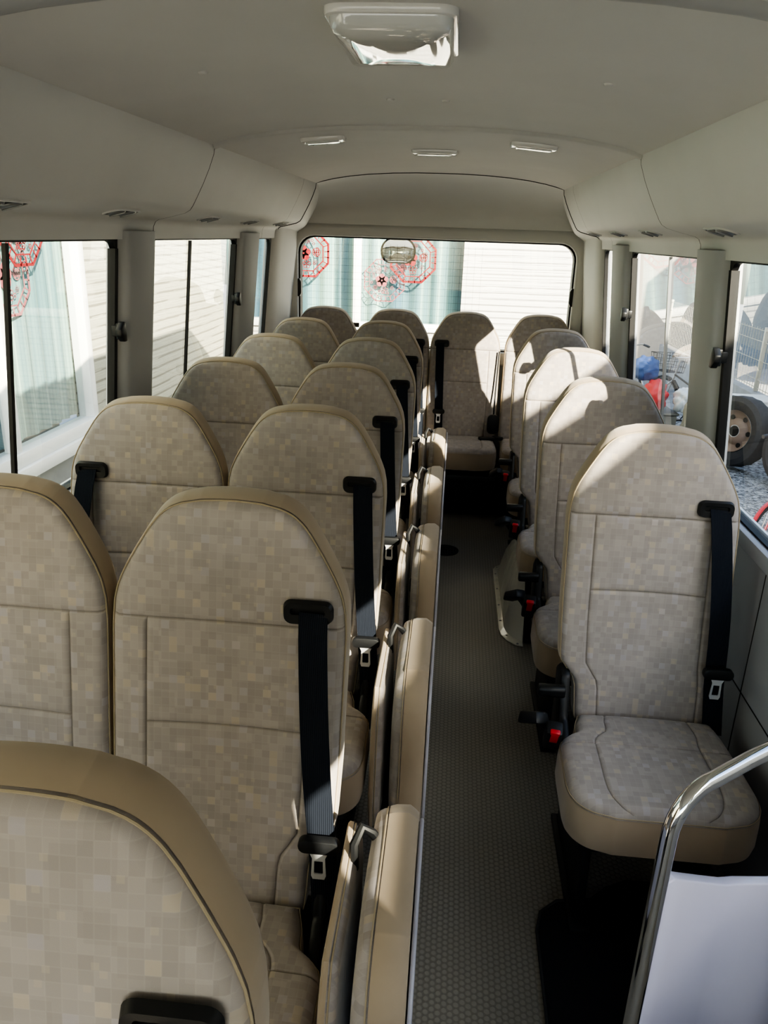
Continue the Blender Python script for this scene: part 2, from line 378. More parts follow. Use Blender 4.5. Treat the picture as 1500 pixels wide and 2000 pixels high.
# ------------------------------------------------------------------ passenger seats
LEAN = 0.18
ZT = 1.190
def tr_back(s_, t, d): return (s_, -(ZT - t) * LEAN + d, t + d * LEAN)
L_NOTCH = [(0.385, -.150), (0.42, -.158), (0.52, -.165), (0.545, -.185), (0.575, -.208), (0.70, -.214), (0.96, -.218), (1.00, -.215), (1.03, -.208), (1.06, -.195), (1.10, -.172), (1.135, -.150), (1.156, -.134), (1.171, -.117), (1.181, -.098), (1.187, -.076), (1.190, -.048)]
R_PLAIN = [(0.385, .205), (0.42, .222), (0.60, .222), (0.96, .220), (1.00, .217), (1.03, .210), (1.06, .197), (1.10, .174), (1.135, .152), (1.156, .136), (1.171, .119), (1.181, .100), (1.187, .078), (1.190, .048)]
mir = lambda tab: [(t, -s_) for t, s_ in tab]
def make_seat(name, notch, belt, label, cat='seat', group=None, cushion=True, buckle=False, base=True, belt_slant=0.045):
    """notch / belt: -1 left, +1 right, 0 none"""
    root = empty(name, (0, 0, 0), label, cat, group)
    lt = L_NOTCH if notch == -1 else mir(R_PLAIN); rt = mir(L_NOTCH) if notch == 1 else R_PLAIN
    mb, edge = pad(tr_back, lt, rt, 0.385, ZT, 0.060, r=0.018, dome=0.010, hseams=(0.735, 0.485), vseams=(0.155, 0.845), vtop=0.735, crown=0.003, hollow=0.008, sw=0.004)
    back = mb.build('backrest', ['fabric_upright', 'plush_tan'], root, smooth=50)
    MB().tube(edge + [edge[0]], 0.0016, 5, caps=False).build('piping', 'piping', back)
    if cushion:
        # cushion: s = x, t = from the back to the front
        def tc(s_, t, d): return (s_ * (1 + 0.05 * t), -0.135 - t, 0.452 - d + 0.012 * math.sin(t * 5))
        lt2 = [(0, -.205), (.06, -.212), (.30, -.218), (.335, -.214), (.365, -.200), (.388, -.176), (.400, -.145), (.405, -.10)]
        if notch == -1: lt2 = [(0, -.150), (.05, -.165), (.10, -.168), (.125, -.205), (.15, -.216), (.30, -.218), (.335, -.214), (.365, -.200), (.388, -.176), (.400, -.145), (.405, -.10)]
        rt2 = [(0, .205), (.06, .212), (.30, .218), (.335, .214), (.365, .200), (.388, .176), (.400, .145), (.405, .10)]
        if notch == 1: rt2 = [(0, .150), (.05, .165), (.10, .168), (.125, .205), (.15, .216), (.30, .218), (.335, .214), (.365, .200), (.388, .176), (.400, .145), (.405, .10)]
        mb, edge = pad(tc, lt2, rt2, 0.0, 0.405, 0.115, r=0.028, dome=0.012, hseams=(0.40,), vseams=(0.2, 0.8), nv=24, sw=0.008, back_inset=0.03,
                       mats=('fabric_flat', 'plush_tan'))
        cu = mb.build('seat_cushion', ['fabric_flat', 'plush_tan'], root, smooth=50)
        MB().tube(edge + [edge[0]], 0.0015, 5, caps=False).build('piping', 'piping', cu)
    if base:
        mb = MB()
        mb.box((0, -0.30, 0.285), (0.36, 0.34, 0.035)); mb.box((0, -0.11, 0.34), (0.34, 0.05, 0.14))
        mb.build('base_frame', 'dark_metal', root, bevel=0.006)
        for sx in (-1, 1):
            mb = MB()
            mb.prism([(-0.44, .02), (-0.08, .02), (-.10, .27), (-.20, .29), (-.42, .29)], sx * .145 - .012, sx * .145 + .012, 'yz')
            mb.box((sx * .145, -.26, .01), (.05, .42, .02))
            mb.build('leg', 'dark_metal', root, bevel=0.004)
        # hinge cover at the notch
        s_ = notch if notch else (1 if belt < 0 else -1)
        mb = MB(); mb.prism([(-.25, .33), (-.05, .33), (-.03, .52), (-.08, .56), (-.12, .54), (-.16, .43), (-.25, .40)], s_ * .178, s_ * .205, 'yz')
        mb.build('recliner_cover', 'black_plastic', root, bevel=0.008)
    if belt:
        gx = belt * 0.150; gz = 1.012
        y0 = -(ZT - gz) * LEAN - 0.010
        g = MB()
        outer = rrect(.092, .046, .016); inner = rrect(.060, .010, .004, cy=.002)
        nO = len(outer); vs = []
        for (ol, dy) in ((outer, .010), ([(a * .93, c * .88) for a, c in outer], -.002), ([(a * 1.06, c * 1.3 + .001) for a, c in inner], -.001), (inner, .006)):
            for a, c in ol: vs.append((gx + a, y0 + dy, gz + c))
        fs = [(r_ * nO + i, r_ * nO + (i + 1) % nO, (r_ + 1) * nO + (i + 1) % nO, (r_ + 1) * nO + i) for r_ in range(3) for i in range(nO)]
        fs.append(tuple(3 * nO + i for i in range(nO)))
        g.add(vs, fs); g.build('belt_guide', 'black_plastic', root, smooth=40)
        pts = []
        for k in range(15):
            q = k / 14; z = gz + .001 - q * 0.60
            pts.append((gx + belt * (.010 + belt_slant * q * 1.0), -(ZT - z) * LEAN - 0.014 - 0.030 * math.sin(PI * min(1, q * 1.3)) + (0.0 if k else .006), z))
        st = MB().ribbon(pts,   .052, .0022, (1, 0, -0.05 * belt)).build('belt_strap', 'webbing', root)
        # second run below the sliding tongue, tucked to the anchor
        q = 0.69; z = gz - q * .60; cx = gx + belt * (.010 + belt_slant * q); cy = -(ZT - z) * LEAN - 0.044
        t = MB(); t.prism(rrect(.078, .030, .014), -.010, .010, 'xz', off=(cx, cy, z))
        to = t.build('belt_tongue', 'black_plastic', root, bevel=0.004)
        sm = MB()
        o = [(-.017, 0), (-.012, -.012), (-.014, -.052), (-.011, -.060), (.011, -.060), (.014, -.052), (.012, -.012), (.017, 0)]
        i_ = [(-.008, -.018), (-.008, -.020), (-.0085, -.046), (-.007, -.048), (.007, -.048), (.0085, -.046), (.008, -.020), (.008, -.018)]
        vs = []
        for y_ in (-.0015, .0015):
            vs += [(cx + a, cy - .006 + y_, z - .013 + c) for a, c in o] + [(cx + a, cy - .006 + y_, z - .013 + c) for a, c in i_]
        fs = []
        for b0, fl in ((0, 1), (16, -1)):
            for k in range(8):
                fs.append((b0 + k, b0 + (k + 1) % 8, b0 + 8 + (k + 1) % 8, b0 + 8 + k))
        for k in range(8):
            fs.append((k, (k + 1) % 8, 16 + (k + 1) % 8, 16 + k)); fs.append((8 + k, 8 + (k + 1) % 8, 24 + (k + 1) % 8, 24 + k))
        sm.add(vs, fs); sm.build('latch_plate', 'bright_steel', to, smooth=0)
    if buckle:
        s_ = notch if notch else -1
        mb = MB(); mb.tube([(s_ * .205, -.16, .37), (s_ * .225, -.22, .42), (s_ * .232, -.27, .47)], .014, 8)
        bk = mb.build('buckle', 'black_plastic', root)
        R_ = Matrix.Rotation(math.radians(28), 3, 'X') @ Matrix.Rotation(s_ * .1, 3, 'Z')
        mb = MB(); mb.box((s_ * .236, -.275, .455), (.042, .040, .088), R_); mb.build('buckle_body', 'black_plastic', bk, bevel=0.007)
        mb = MB(); mb.box((s_ * .236, -.297, .468), (.026, .014, .052), R_); mb.build('release_button', 'red_button', bk, bevel=0.004)
        mb = MB(); mb.tube([(s_ * .215, -.13, .36), (s_ * .245, -.17, .42), (s_ * .262, -.20, .45)], .012, 8)
        sb = mb.build('lap_buckle', 'black_plastic', root)
        mb = MB(); mb.box((s_ * .282, -.225, .470), (.045, .095, .032), Matrix.Rotation(math.radians(-35), 3, 'X') @ Matrix.Rotation(s_ * -.45, 3, 'Z'), taper=.85); mb.build('buckle_body', 'black_plastic', sb, bevel=0.007)
        mb = MB(); mb.prism(rrect(.030, .034, .012), s_ * .195, s_ * .268, 'yz', off=(0, -.155, .512)); mb.build('recline_lever', 'black_plastic', root, bevel=.006)
    return root

XW, XA, XM, XR = -0.832, -0.376, 0.078, 0.552
ROWS = {1: 0.488, 2: 1.254, 3: 2.006, 4: 2.758, 5: 3.510, 6: 4.262}
YB = 5.012
ordn = {2: 'nearest the camera', 3: 'third', 4: 'fourth', 5: 'fifth', 6: 'sixth'}
BELOW = {1: '', 2: ', right behind the big foreground seat', 3: ', third row from the camera', 4: ', fourth row from the camera', 5: ', fifth row from the camera', 6: ', last row before the rear bench'}
aisle = make_seat('passenger_seat', 1, 1, '', group='aisle-side seats of the left block')
for k in ROWS:
    o = aisle if k == 1 else copy_tree(aisle)
    x = XA - .004 if k > 1 else -0.355
    o.location = (x, ROWS[k], 0)
    o['label'] = {1: 'big foreground seat with tan side band cut off by the lower left corner',
                  2: 'beige seat with long black belt directly behind the foreground seat',
                  3: 'beige aisle seat with belt slot, third row of the left block',
                  4: 'beige aisle seat of the left block, fourth row from the front',
                  5: 'beige aisle seat of the left block, fifth row from the front',
                  6: 'beige aisle seat of the left block, last row before the rear bench'}[k]
wind = make_seat('passenger_seat', 0, -1, '', group='window-side seats of the left block')
for k in (2, 3, 4, 5, 6):
    o = wind if k == 2 else copy_tree(wind)
    o.location = (XW, ROWS[k], 0)
    o['label'] = {2: 'beige seat cut by the left picture edge, beside the second aisle seat',
                  3: 'beige seat with belt slot at its left, beside the left window with knob latch',
                  4: 'beige left window seat beside the grey pillar, fourth row',
                  5: 'beige left window seat below the two-pane window, fifth row',
                  6: 'beige left window seat of the last row before the rear bench'}[k]
right = make_seat('passenger_seat', -1, 1, '', group='single seats along the right wall', buckle=True)
for k in (3, 4, 5, 6):
    o = right if k == 3 else copy_tree(right)
    o.location = (XR, ROWS[k] - (.045 if k > 3 else .03), 0)
    o['label'] = {3: 'front single right seat with full cushion and long belt, behind the chrome rail',
                  4: 'second single right seat with a sunlit upper left corner',
                  5: 'third single right seat, mostly sunlit, above the cream floor cover',
                  6: 'fourth single right seat, just before the rear bench'}[k]
# rear bench: four backrests and one long base
for i, (x, bs, lab) in enumerate(((XW, -1, 'leftmost backrest seat of the rear bench by the corner'), (XA, 1, 'second rear bench seat from the left, below the mirror'),
                                  (XM, -1, 'middle rear bench seat facing down the aisle, half sunlit'), (XR, 1, 'rightmost rear bench seat behind the right single seats'))):
    o = make_seat('rear_bench_seat', 0, bs, lab, group='seats of the rear bench', base=False, belt_slant=-0.02 if x == XM else .03)
    o.location = (x, YB, 0)
    if x == XM:
        # dark belt cover and lap buckle lying on the cushion
        mb = MB(); mb.prism(rrect(.075, .125, .03), -.012, .012, 'xz', off=(.205, -.165, .535)); mb.build('belt_cover', 'black_plastic', o, bevel=.006)
        mb = MB(); mb.tube([(.205, -.15, .59), (.208, -.10, .75), (.215, -.05, .98)], .005, 6).build('belt_cord', 'black_plastic', o)
        mb = MB(); mb.box((.165, -.26, .462), (.10, .035, .022), Matrix.Rotation(.2, 3, 'Z')); mb.box((.235, -.24, .465), (.07, .03, .022), Matrix.Rotation(-.5, 3, 'Z'))
        mb.build('buckle', 'black_plastic', o, bevel=.006)
mb = MB(); mb.box((XC, YB - .34, .265), (1.86, .34, .05)); mb.box((XC, YB - .28, .14), (1.84, .25, .27))
setp(mb.build('bench_base', 'dark_metal', bevel=.01), 'dark box carrying the rear bench across the bus', 'bench base')

# ------------------------------------------------------------------ folded jump seats
def make_jump():
    root = empty('folding_jump_seat', (0, 0, 0))
    def shear(y, z): return y + (z - .30) * .10
    # thick cushion, sitting side facing the left seats (-x)
    def tq(s_, t, d): return (-.106 + d, shear(s_, t), t)
    lt = [(.26, .09), (.268, .055), (.285, .028), (.31, .010), (.35, 0), (.56, 0), (.60, .008), (.63, .024), (.65, .050), (.66, .09)]
    rt = [(.26, .33), (.268, .365), (.285, .392), (.31, .41), (.35, .42), (.56, .42), (.60, .412), (.63, .396), (.65, .370), (.66, .33)]
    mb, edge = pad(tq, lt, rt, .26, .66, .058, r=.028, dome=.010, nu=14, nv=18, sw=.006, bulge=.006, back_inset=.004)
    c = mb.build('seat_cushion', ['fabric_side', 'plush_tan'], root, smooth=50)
    MB().tube(edge + [edge[0]], .0016, 5, caps=False).build('piping', 'piping', c)
    # thin backrest folded against it
    def tb(s_, t, d): return (-.120 - d, shear(s_ + .015, t), t)
    lt = [(.24, .05), (.28, .02), (.34, .0), (.54, .01), (.60, .03), (.62, .06)]
    rt = [(.24, .34), (.28, .38), (.34, .40), (.54, .39), (.60, .36), (.62, .33)]
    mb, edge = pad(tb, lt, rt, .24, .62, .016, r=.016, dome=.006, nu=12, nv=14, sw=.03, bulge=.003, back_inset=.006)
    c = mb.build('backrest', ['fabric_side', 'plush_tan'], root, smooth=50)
    MB().tube(edge + [edge[0]], .0016, 5, caps=False).build('piping', 'piping', c)
    o = [(a, b_) for a, b_ in rrect(.40, .375, .08, 6, cx=.212, cy=.455)]
    mb = MB(); mb.prism([(shear(a, b_), b_) for a, b_ in o], -.018, -.010, 'yz'); setp(mb.build('back_shell', 'lilac_shell', root, bevel=.004), 'pale lilac hard shell')
    mb = MB(); mb.tube([(-.128, .30, .60), (-.130, .31, .645), (-.118, .33, .668), (-.10, .33, .655), (-.085, .33, .635)], .0085, 8)
    mb.build('hinge_arm', 'black_plastic', root)
    mb = MB(); mb.box((-.115, .28, .22), (.05, .30, .16)); mb.box((-.10, .22, .03), (.06, .36, .02)); mb.box((-.11, .17, .11), (.03, .05, .22)); mb.box((-.11, .36, .11), (.03, .05, .22))
    mb.build('mounting_bracket', 'dark_metal', root, bevel=.004)
    return root
jump = make_jump()
for k in (2, 3, 4, 5, 6):
    o = jump if k == 2 else copy_tree(jump)
    o.location = (.010, ROWS[k] - (.50 if k == 2 else .50), 0)
    setp(o, {2: 'folded jump seat nearest the camera beside the aisle, tan edge up',
             3: 'second folded jump seat along the aisle, beside the third-row seat',
             4: 'third folded jump seat along the aisle, half sunlit',
             5: 'fourth folded jump seat along the aisle, seen small and bright',
             6: 'last folded jump seat, nearest the rear bench'}[k], 'jump seat', 'folded jump seats along the left of the aisle')

# ------------------------------------------------------------------ bus shell
def struct(o): o['kind'] = 'structure'; return o
def wu(z): return interp([(0, .975), (.9, .975), (1.625, .905), (2.2, .85)], z)
Y0, Y1 = -1.9, 5.12
ZW0, ZW1 = 0.915, 1.618
WIN = [(-1.45, -.25), (0.10, 1.05), (1.22, 2.40), (2.65, 3.735), (4.065, 4.43)]
def wall_pts(side, y, z, t): return (XC + side * (wu(z) + t), y, z)
def wbox(mb, side, y0, y1, z0, z1, t0, t1, mi=0, nz=1):
    vs = []
    for z in (z0, z1):
        for y in (y0, y1):
            for t in (t0, t1): vs.append(wall_pts(side, y, z, t))
    mb.add(vs, [(0, 1, 3, 2), (4, 6, 7, 5), (0, 4, 5, 1), (2, 3, 7, 6), (0, 2, 6, 4), (1, 5, 7, 3)], mi)
TH = .030
WIN_R = [(-1.45, -.75), (-.28, 2.40), (2.65, 3.735), (4.065, 4.43)]
for side, nm in ((-1, 'wall_left'), (1, 'wall_right')):
    mb = MB()
    wins = WIN if side < 0 else WIN_R
    wbox(mb, side, Y0, Y1, -.35, ZW0, 0, TH)
    wbox(mb, side, Y0, Y1, ZW1, 2.0, 0, TH)
    e = [Y0] + [q for w in wins for q in w] + [Y1]
    for a, b_ in zip(e[::2], e[1::2]): wbox(mb, side, a, b_, ZW0, ZW1, 0, TH)
    struct(mb.build(nm, 'side_wall'))
    # white outer skin
    mb = MB()
    wbox(mb, side, Y0, Y1 + .1, -.45, ZW0 + .01, TH, TH + .008); wbox(mb, side, Y0, Y1 + .1, ZW1 + .03, 2.05, TH, TH + .008)
    for a, b_ in zip(e[::2], e[1::2]): wbox(mb, side, a, b_, ZW0, ZW1 + .04, TH, TH + .008)
    struct(mb.build('trim_%d' % (1 if side < 0 else 2), 'white_body'))
    # rounded pillar covers (padding on the inside)
    mb = MB()
    for (a, b_) in zip([w[1] for w in wins[:-1]], [w[0] for w in wins[1:]]):
        if a < -1: continue
        n = 7
        for zz0, zz1 in ((ZW0 - .03, 1.2), (1.2, 1.44), (1.44, 1.64)):
            prof = [(a - .006, .0), (a + .004, -.02), (a + .03, -.034), ((a + b_) / 2, -.038), (b_ - .05, -.036), (b_ - .015, -.026), (b_ + .006, 0.004)]
            vs = [wall_pts(side, y, z, t) for z in (zz0, zz1) for y, t in prof]
            m_ = len(prof)
            mb.add(vs, [(i, i + 1, m_ + i + 1, m_ + i) for i in range(m_ - 1)])
    struct(mb.build('trim_%d' % (3 if side < 0 else 4), 'trim_pillar', smooth=60))
    # sill ledge
    mb = MB(); wbox(mb, side, Y0, Y1, ZW0 - .045, ZW0 + .002, -.022, .01); struct(mb.build('trim_%d' % (5 if side < 0 else 6), 'side_wall', bevel=.008))
    mb = MB(); wbox(mb, side, Y0, Y1, .50, .504, -.002, .001); wbox(mb, side, 1.9, 1.904, .05, ZW0 - .05, -.002, .001); struct(mb.build('trim_%d' % (7 if side < 0 else 8), 'rubber'))

# windows: rubber seal, glass, sliding-frame bars
wn = 0
for side in (-1, 1):
    for (a, b_) in (WIN if side < 0 else WIN_R):
        wn += 1
        root = empty('window_%d' % wn, (XC + side * wu(1.3), (a + b_) / 2, 1.26)); root['kind'] = 'structure'
        ox, oy, oz = root.location
        def wp(y, z, t): p = wall_pts(side, y, z, t); return (p[0] - ox, p[1] - oy, p[2] - oz)
        loopo = rrect(b_ - a, ZW1 - ZW0, .012, 3, (a + b_) / 2, (ZW0 + ZW1) / 2)
        loopi = rrect(b_ - a - .030, ZW1 - ZW0 - .016, .045, 3, (a + b_) / 2, (ZW0 + ZW1) / 2)
        n = len(loopo); vs = [wp(y, z, t) for (lp, t) in ((loopo, .0), (loopi, .0), (loopi, .018), (loopo, .018)) for y, z in lp]
        fs = [(r_ * n + i, r_ * n + (i + 1) % n, ((r_ + 1) % 4) * n + (i + 1) % n, ((r_ + 1) % 4) * n + i) for r_ in range(4) for i in range(n)]
        mb = MB(); mb.add(vs, fs); mb.build('rubber_seal', 'rubber', root, smooth=40)
        mb = MB(); mb.add([wp(y, z, .012) for y, z in loopi], [tuple(range(n))]); mb.build('pane', 'window_glass', root, smooth=0)
        if b_ - a > .8 and b_ > 1:
            mid = {1.22: 1.79, 2.65: 3.09, -.28: 1.20}.get(a, (a + b_) / 2)
            mb = MB(); vs = []
            for z in (ZW0 + .01, ZW1 - .01):
                for y in (mid - .007, mid + .007):
                    for t in (.003, .013): vs.append(wp(y, z, t))
            mb.add(vs, [(0, 1, 3, 2), (4, 6, 7, 5), (0, 4, 5, 1), (2, 3, 7, 6), (0, 2, 6, 4), (1, 5, 7, 3)])
            mb.build('meeting_bar', 'rubber' if side < 0 else 'alu', root)
            # slim vertical frame with chrome edge near the rear end
            mb = MB(); vs = []
            for z in (ZW0 + .01, ZW1 - .03):
                for y in (b_ - .032, b_ - .010):
                    for t in (-.004, .02): vs.append(wp(y, z, t))
            mb.add(vs, [(0, 1, 3, 2), (4, 6, 7, 5), (0, 4, 5, 1), (2, 3, 7, 6), (0, 2, 6, 4), (1, 5, 7, 3)])
            mb.build('sash_edge', 'rubber', root)
            # black latch knob
            zz = 1.345
            px, py, pz = wp(b_ - .035, zz, -.01)
            mb = MB(); mb.box((px, py + .01, pz), (.022, .045, .034)); mb.box((px - side * .018, py - .012, pz), (.02, .02, .05))
            mb.prism([(-.030, -.010), (-.030, .010), (-.006, .030), (.010, .030), (.012, -.030), (-.006, -.030)], -.010, .010, 'yz', off=(px - side * .030, py - .022, pz))
            mb.build('latch', 'black_plastic', root, bevel=.004)

# floor
mb = MB(); mb.box((XC, (Y0 + Y1) / 2, -.04), (1.95, Y1 - Y0, .08)); struct(mb.build('floor', 'vinyl_floor'))
mb = MB(); mb.box((XC, (Y0 + Y1) / 2, -.25), (2.08, Y1 - Y0, .2)); struct(mb.build('trim_9', 'dark_metal'))

# ceiling arch with crowned profile
CEIL = [(0, 1.972), (.12, 1.971), (.25, 1.967), (.38, 1.958), (.48, 1.947), (.57, 1.932), (.63, 1.918), (.668, 1.905)]
def zc(x): return interp(CEIL, abs(x - XC))
def arch(y0, y1, name, th=.02):
    us = [-u for u, _ in CEIL[::-1]] + [u for u, _ in CEIL[1:]]
    mb = MB(); ny = 6; n = len(us)
    for k in range(ny + 1):
        y = y0 + (y1 - y0) * k / ny
        for u in us: mb.v.append((XC + u, y, interp(CEIL, abs(u))))
    for k in range(ny):
        for i in range(n - 1): mb.f.append((k * n + i, k * n + i + 1, (k + 1) * n + i + 1, (k + 1) * n + i)); mb.m.append(0)
    return struct(mb.build(name, 'head_lining', smooth=60))
arch(Y0, 1.165, 'ceiling'); arch(1.215, 2.63, 'ceiling'); arch(2.665, 4.5, 'ceiling')
def rib(y, name, w, mat):
    pts = []
    us = [-u for u, _ in CEIL[::-1]] + [u for u, _ in CEIL[1:]]
    prof = [(-w / 2, .004), (-w / 3, -.008), (0, -.012), (w / 3, -.008), (w / 2, .004)]
    mb = MB(); n = len(prof)
    for u in us:
        for dy, dz in prof: mb.v.append((XC + u, y + dy, interp(CEIL, abs(u)) + dz))
    for k in range(len(us) - 1):
        for i in range(n - 1): mb.f.append((k * n + i, k * n + i + 1, (k + 1) * n + i + 1, (k + 1) * n + i)); mb.m.append(0)
    struct(mb.build(name, mat, smooth=60))
rib(1.19, 'trim_10', .06, 'trim_pillar'); rib(2.648, 'trim_11', .045, 'trim_grey')
# overhead duct panels
BIN = [(.668, 1.907), (.672, 1.880), (.690, 1.835), (.712, 1.790), (.735, 1.748), (.750, 1.722), (.760, 1.709), (.778, 1.699), (.82, 1.688), (.868, 1.677), (.880, 1.670), (.888, 1.655), (.893, 1.615)]
tn = 12
for side in (-1, 1):
    for y0, y1 in ((Y0, .60), (.604, 2.646), (2.651, 4.15), (4.153, 4.495)):
        mb = MB(); n = len(BIN); ny = 4
        for k in range(ny + 1):
            y = y0 + (y1 - y0) * k / ny
            for u, z in BIN: mb.v.append((XC + side * u, y, z))
        for k in range(ny):
            for i in range(n - 1): mb.f.append((k * n + i, k * n + i + 1, (k + 1) * n + i + 1, (k + 1) * n + i)); mb.m.append(0)
        struct(mb.build('trim_%d' % tn, 'trim_grey', smooth=60)); tn += 1
    mb = MB()     # dark backing behind the panel joints
    b0 = [(u + .006, z + .006) for u, z in BIN]
    for y in (Y0, 4.5):
        for u, z in b0: mb.v.append((XC + side * u, y, z))
    n = len(b0)
    for i in range(n - 1): mb.f.append((i, i + 1, n + i + 1, n + i)); mb.m.append(0)
    struct(mb.build('trim_%d' % tn, 'rubber', smooth=60)); tn += 1
# roof skin
RO = [(-1.02, 1.95), (-.98, 2.06), (-.85, 2.13), (-.5, 2.17), (0, 2.18), (.5, 2.17), (.85, 2.13), (.98, 2.06), (1.02, 1.95)]
mb = MB(); n = len(RO)
for y in (Y0 - .4, Y1 + .1):
    for u, z in RO: mb.v.append((XC + u, y, z))
for i in range(n - 1): mb.f.append((i, i + 1, n + i + 1, n + i)); mb.m.append(0)
mb.f.append(tuple(range(n, 2 * n))); mb.m.append(0)
struct(mb.build('trim_%d' % tn, 'white_body', smooth=60)); tn += 1

# rear header: concave shell from the ceiling edge down to the window head
PR = [(-u, z) for u, z in BIN[::-1]] + [(-u, z) for u, z in CEIL[::-1][1:]] + [(u, z) for u, z in CEIL[1:-1]] + BIN
mb = MB(); R_ = 12; n = len(PR)
def q_end(u, z):
    au = abs(u)
    if au <= .668: return (u * 1.22, 1.705)
    k = (au - .668) / (.893 - .668)
    return (math.copysign(.815 + .085 * min(1, k * 1.3), u), 1.705 - .09 * k)
for j in range(R_ + 1):
    a = j / R_ * PI / 2
    for u, z in PR:
        qu, qz = q_end(u, z)
        k = math.sin(a); kk = 1 - math.cos(a)
        lip = .03 * math.exp(-((1 - j / R_) * 5) ** 2)
        mb.v.append((XC + u + (qu - u) * (0.25 * k + .75 * kk), 4.5 + .56 * k - lip, z + (qz - z) * kk))
for j in range(R_):
    for i in range(n - 1): mb.f.append((j * n + i, j * n + i + 1, (j + 1) * n + i + 1, (j + 1) * n + i)); mb.m.append(0)
struct(mb.build('trim_%d' % tn, 'trim_grey', smooth=60)); tn += 1
# joint line along the header
mb = MB(); mb.tube([(XC + u, 4.499, z - .001) for u, z in PR], .0028, 5); struct(mb.build('trim_%d' % tn, 'rubber')); tn += 1
# corner pillar covers beside the rear window
for side in (-1, 1):
    mb = MB(); n = 6
    prof = [(4.43, 0.002), (4.45, -.018), (4.62, -.022), (4.80, -.022), (4.93, -.022), (5.03, -.020), (5.09, -.018)]
    zs = (.40, ZW0, 1.25, 1.50, 1.64, 1.70)
    for z in zs:
        for y, t in prof: mb.v.append(wall_pts(side, y, z, t))
    m_ = len(prof)
    for k in range(len(zs) - 1):
        for i in range(m_ - 1): mb.f.append((k * m_ + i, k * m_ + i + 1, (k + 1) * m_ + i + 1, (k + 1) * m_ + i)); mb.m.append(0)
    struct(mb.build('trim_%d' % tn, 'trim_grey', smooth=60)); tn += 1
# rear wall with a rounded window opening
def ring(mb, outer, inner, y0, y1, mi=0):
    n = len(outer); vs = []
    for (lp, y) in ((outer, y0), (inner, y0), (inner, y1), (outer, y1)):
        vs += [(a, y, c) for a, c in lp]
    mb.add(vs, [(r_ * n + i, r_ * n + (i + 1) % n, ((r_ + 1) % 4) * n + (i + 1) % n, ((r_ + 1) % 4) * n + i) for r_ in range(4) for i in range(n)], mi)
RWc = (-.145, 1.295); RW, RH = 1.745, .675
inner = rrect(RW, RH, .10, 6, *RWc)
outer = rrect(2.0, 2.35, .02, 6, XC, .82)
mb = MB(); ring(mb, outer, inner, 5.10, 5.19); struct(mb.build('wall_rear', 'trim_grey', smooth=40))
mb = MB(); ring(mb, rrect(RW + .15, RH + .17, .16, 6, *RWc), inner, 5.060, 5.11); struct(mb.build('trim_%d' % tn, 'trim_grey', smooth=40, bevel=.015, seg=3)); tn += 1
rw = empty('window_11', (RWc[0], 5.16, RWc[1])); rw['kind'] = 'structure'
mb = MB(); ring(mb, [(a - RWc[0], c - RWc[1]) for a, c in inner], [((a - RWc[0]) * .989, (c - RWc[1]) * .975) for a, c in inner], -.06, .02); mb.build('rubber_seal', 'rubber', rw)
mb = MB(); mb.add([(a - RWc[0], .0, c - RWc[1]) for a, c in inner], [tuple(range(len(inner)))]); mb.build('pane', 'window_glass', rw, smooth=0)
mb = MB()
for k in range(15):
    z = -.30 + k * .042; mb.box((0, -.003, z), (1.66, .001, .0011))
for k in range(38):
    x = -.83 + k * .045
    if x < .30: mb.box((x, -.003, 0), (.0009, .001, .60))
dw = mb.build('heater_wire', 'rubber', rw, smooth=0)
for sx in (-1, 1):
    mb = MB(); mb.prism([(-.012, -.055), (.006, -.055), (.016, -.035), (.016, .035), (.006, .055), (-.012, .055)], -.015, .015, 'xz', off=(RWc[0] + sx * .868, 5.085, 1.315), rot=Matrix.Rotation(0 if sx < 0 else PI, 3, 'Z'))
    setp(mb.build('wire_terminal', 'black_plastic', bevel=.004), 'small black cap on the %s edge of the rear window' % ('left' if sx < 0 else 'right'), 'cap')

# front of the bus behind the camera: dashboard bulkhead and windscreen
mb = MB(); mb.box((XC, Y0 - .03, .25), (2.06, .06, 1.25)); mb.box((XC, Y0 - .03, 1.92), (2.06, .06, .42)); mb.box((XC - 1.0, Y0 - .03, 1.3), (.1, .06, .9)); mb.box((XC + 1.0, Y0 - .03, 1.3), (.1, .06, .9))
struct(mb.build('wall_front', 'side_wall'))
w12 = empty('window_12', (XC, Y0 - .03, 1.29)); w12['kind'] = 'structure'
mb = MB(); mb.add([(-.95, 0, -.42), (.95, 0, -.42), (.95, 0, .42), (-.95, 0, .42)], [(0, 1, 2, 3)]); mb.build('pane', 'window_glass', w12, smooth=0)

# ------------------------------------------------------------------ ceiling fittings
lm = empty('ceiling_lamp', (-.123, 1.455, zc(-.123)), 'large white rectangular ceiling lamp near the camera', 'lamp')
mb = MB(); mb.prism(rrect(.205, .315, .03, 5), .002, -.012, 'xy', top=.985); mb.build('lamp_frame', 'lamp_plastic', lm, bevel=.003)
mb = MB()
lay = [(1.0, -.010), (.985, -.022), (.93, -.031), (.6, -.036), (.2, -.037)]
o = rrect(.190, .295, .028, 5); n = len(o)
for k, z in lay:
    for a, c in o: mb.v.append((a * k, c * k, z))
for j in range(len(lay) - 1):
    for i in range(n): mb.f.append((j * n + i, j * n + (i + 1) % n, (j + 1) * n + (i + 1) % n, (j + 1) * n + i)); mb.m.append(0)
mb.f.append(tuple((len(lay) - 1) * n + i for i in range(n))); mb.m.append(0)
mb.build('diffuser', 'lamp_lens', lm, smooth=60)
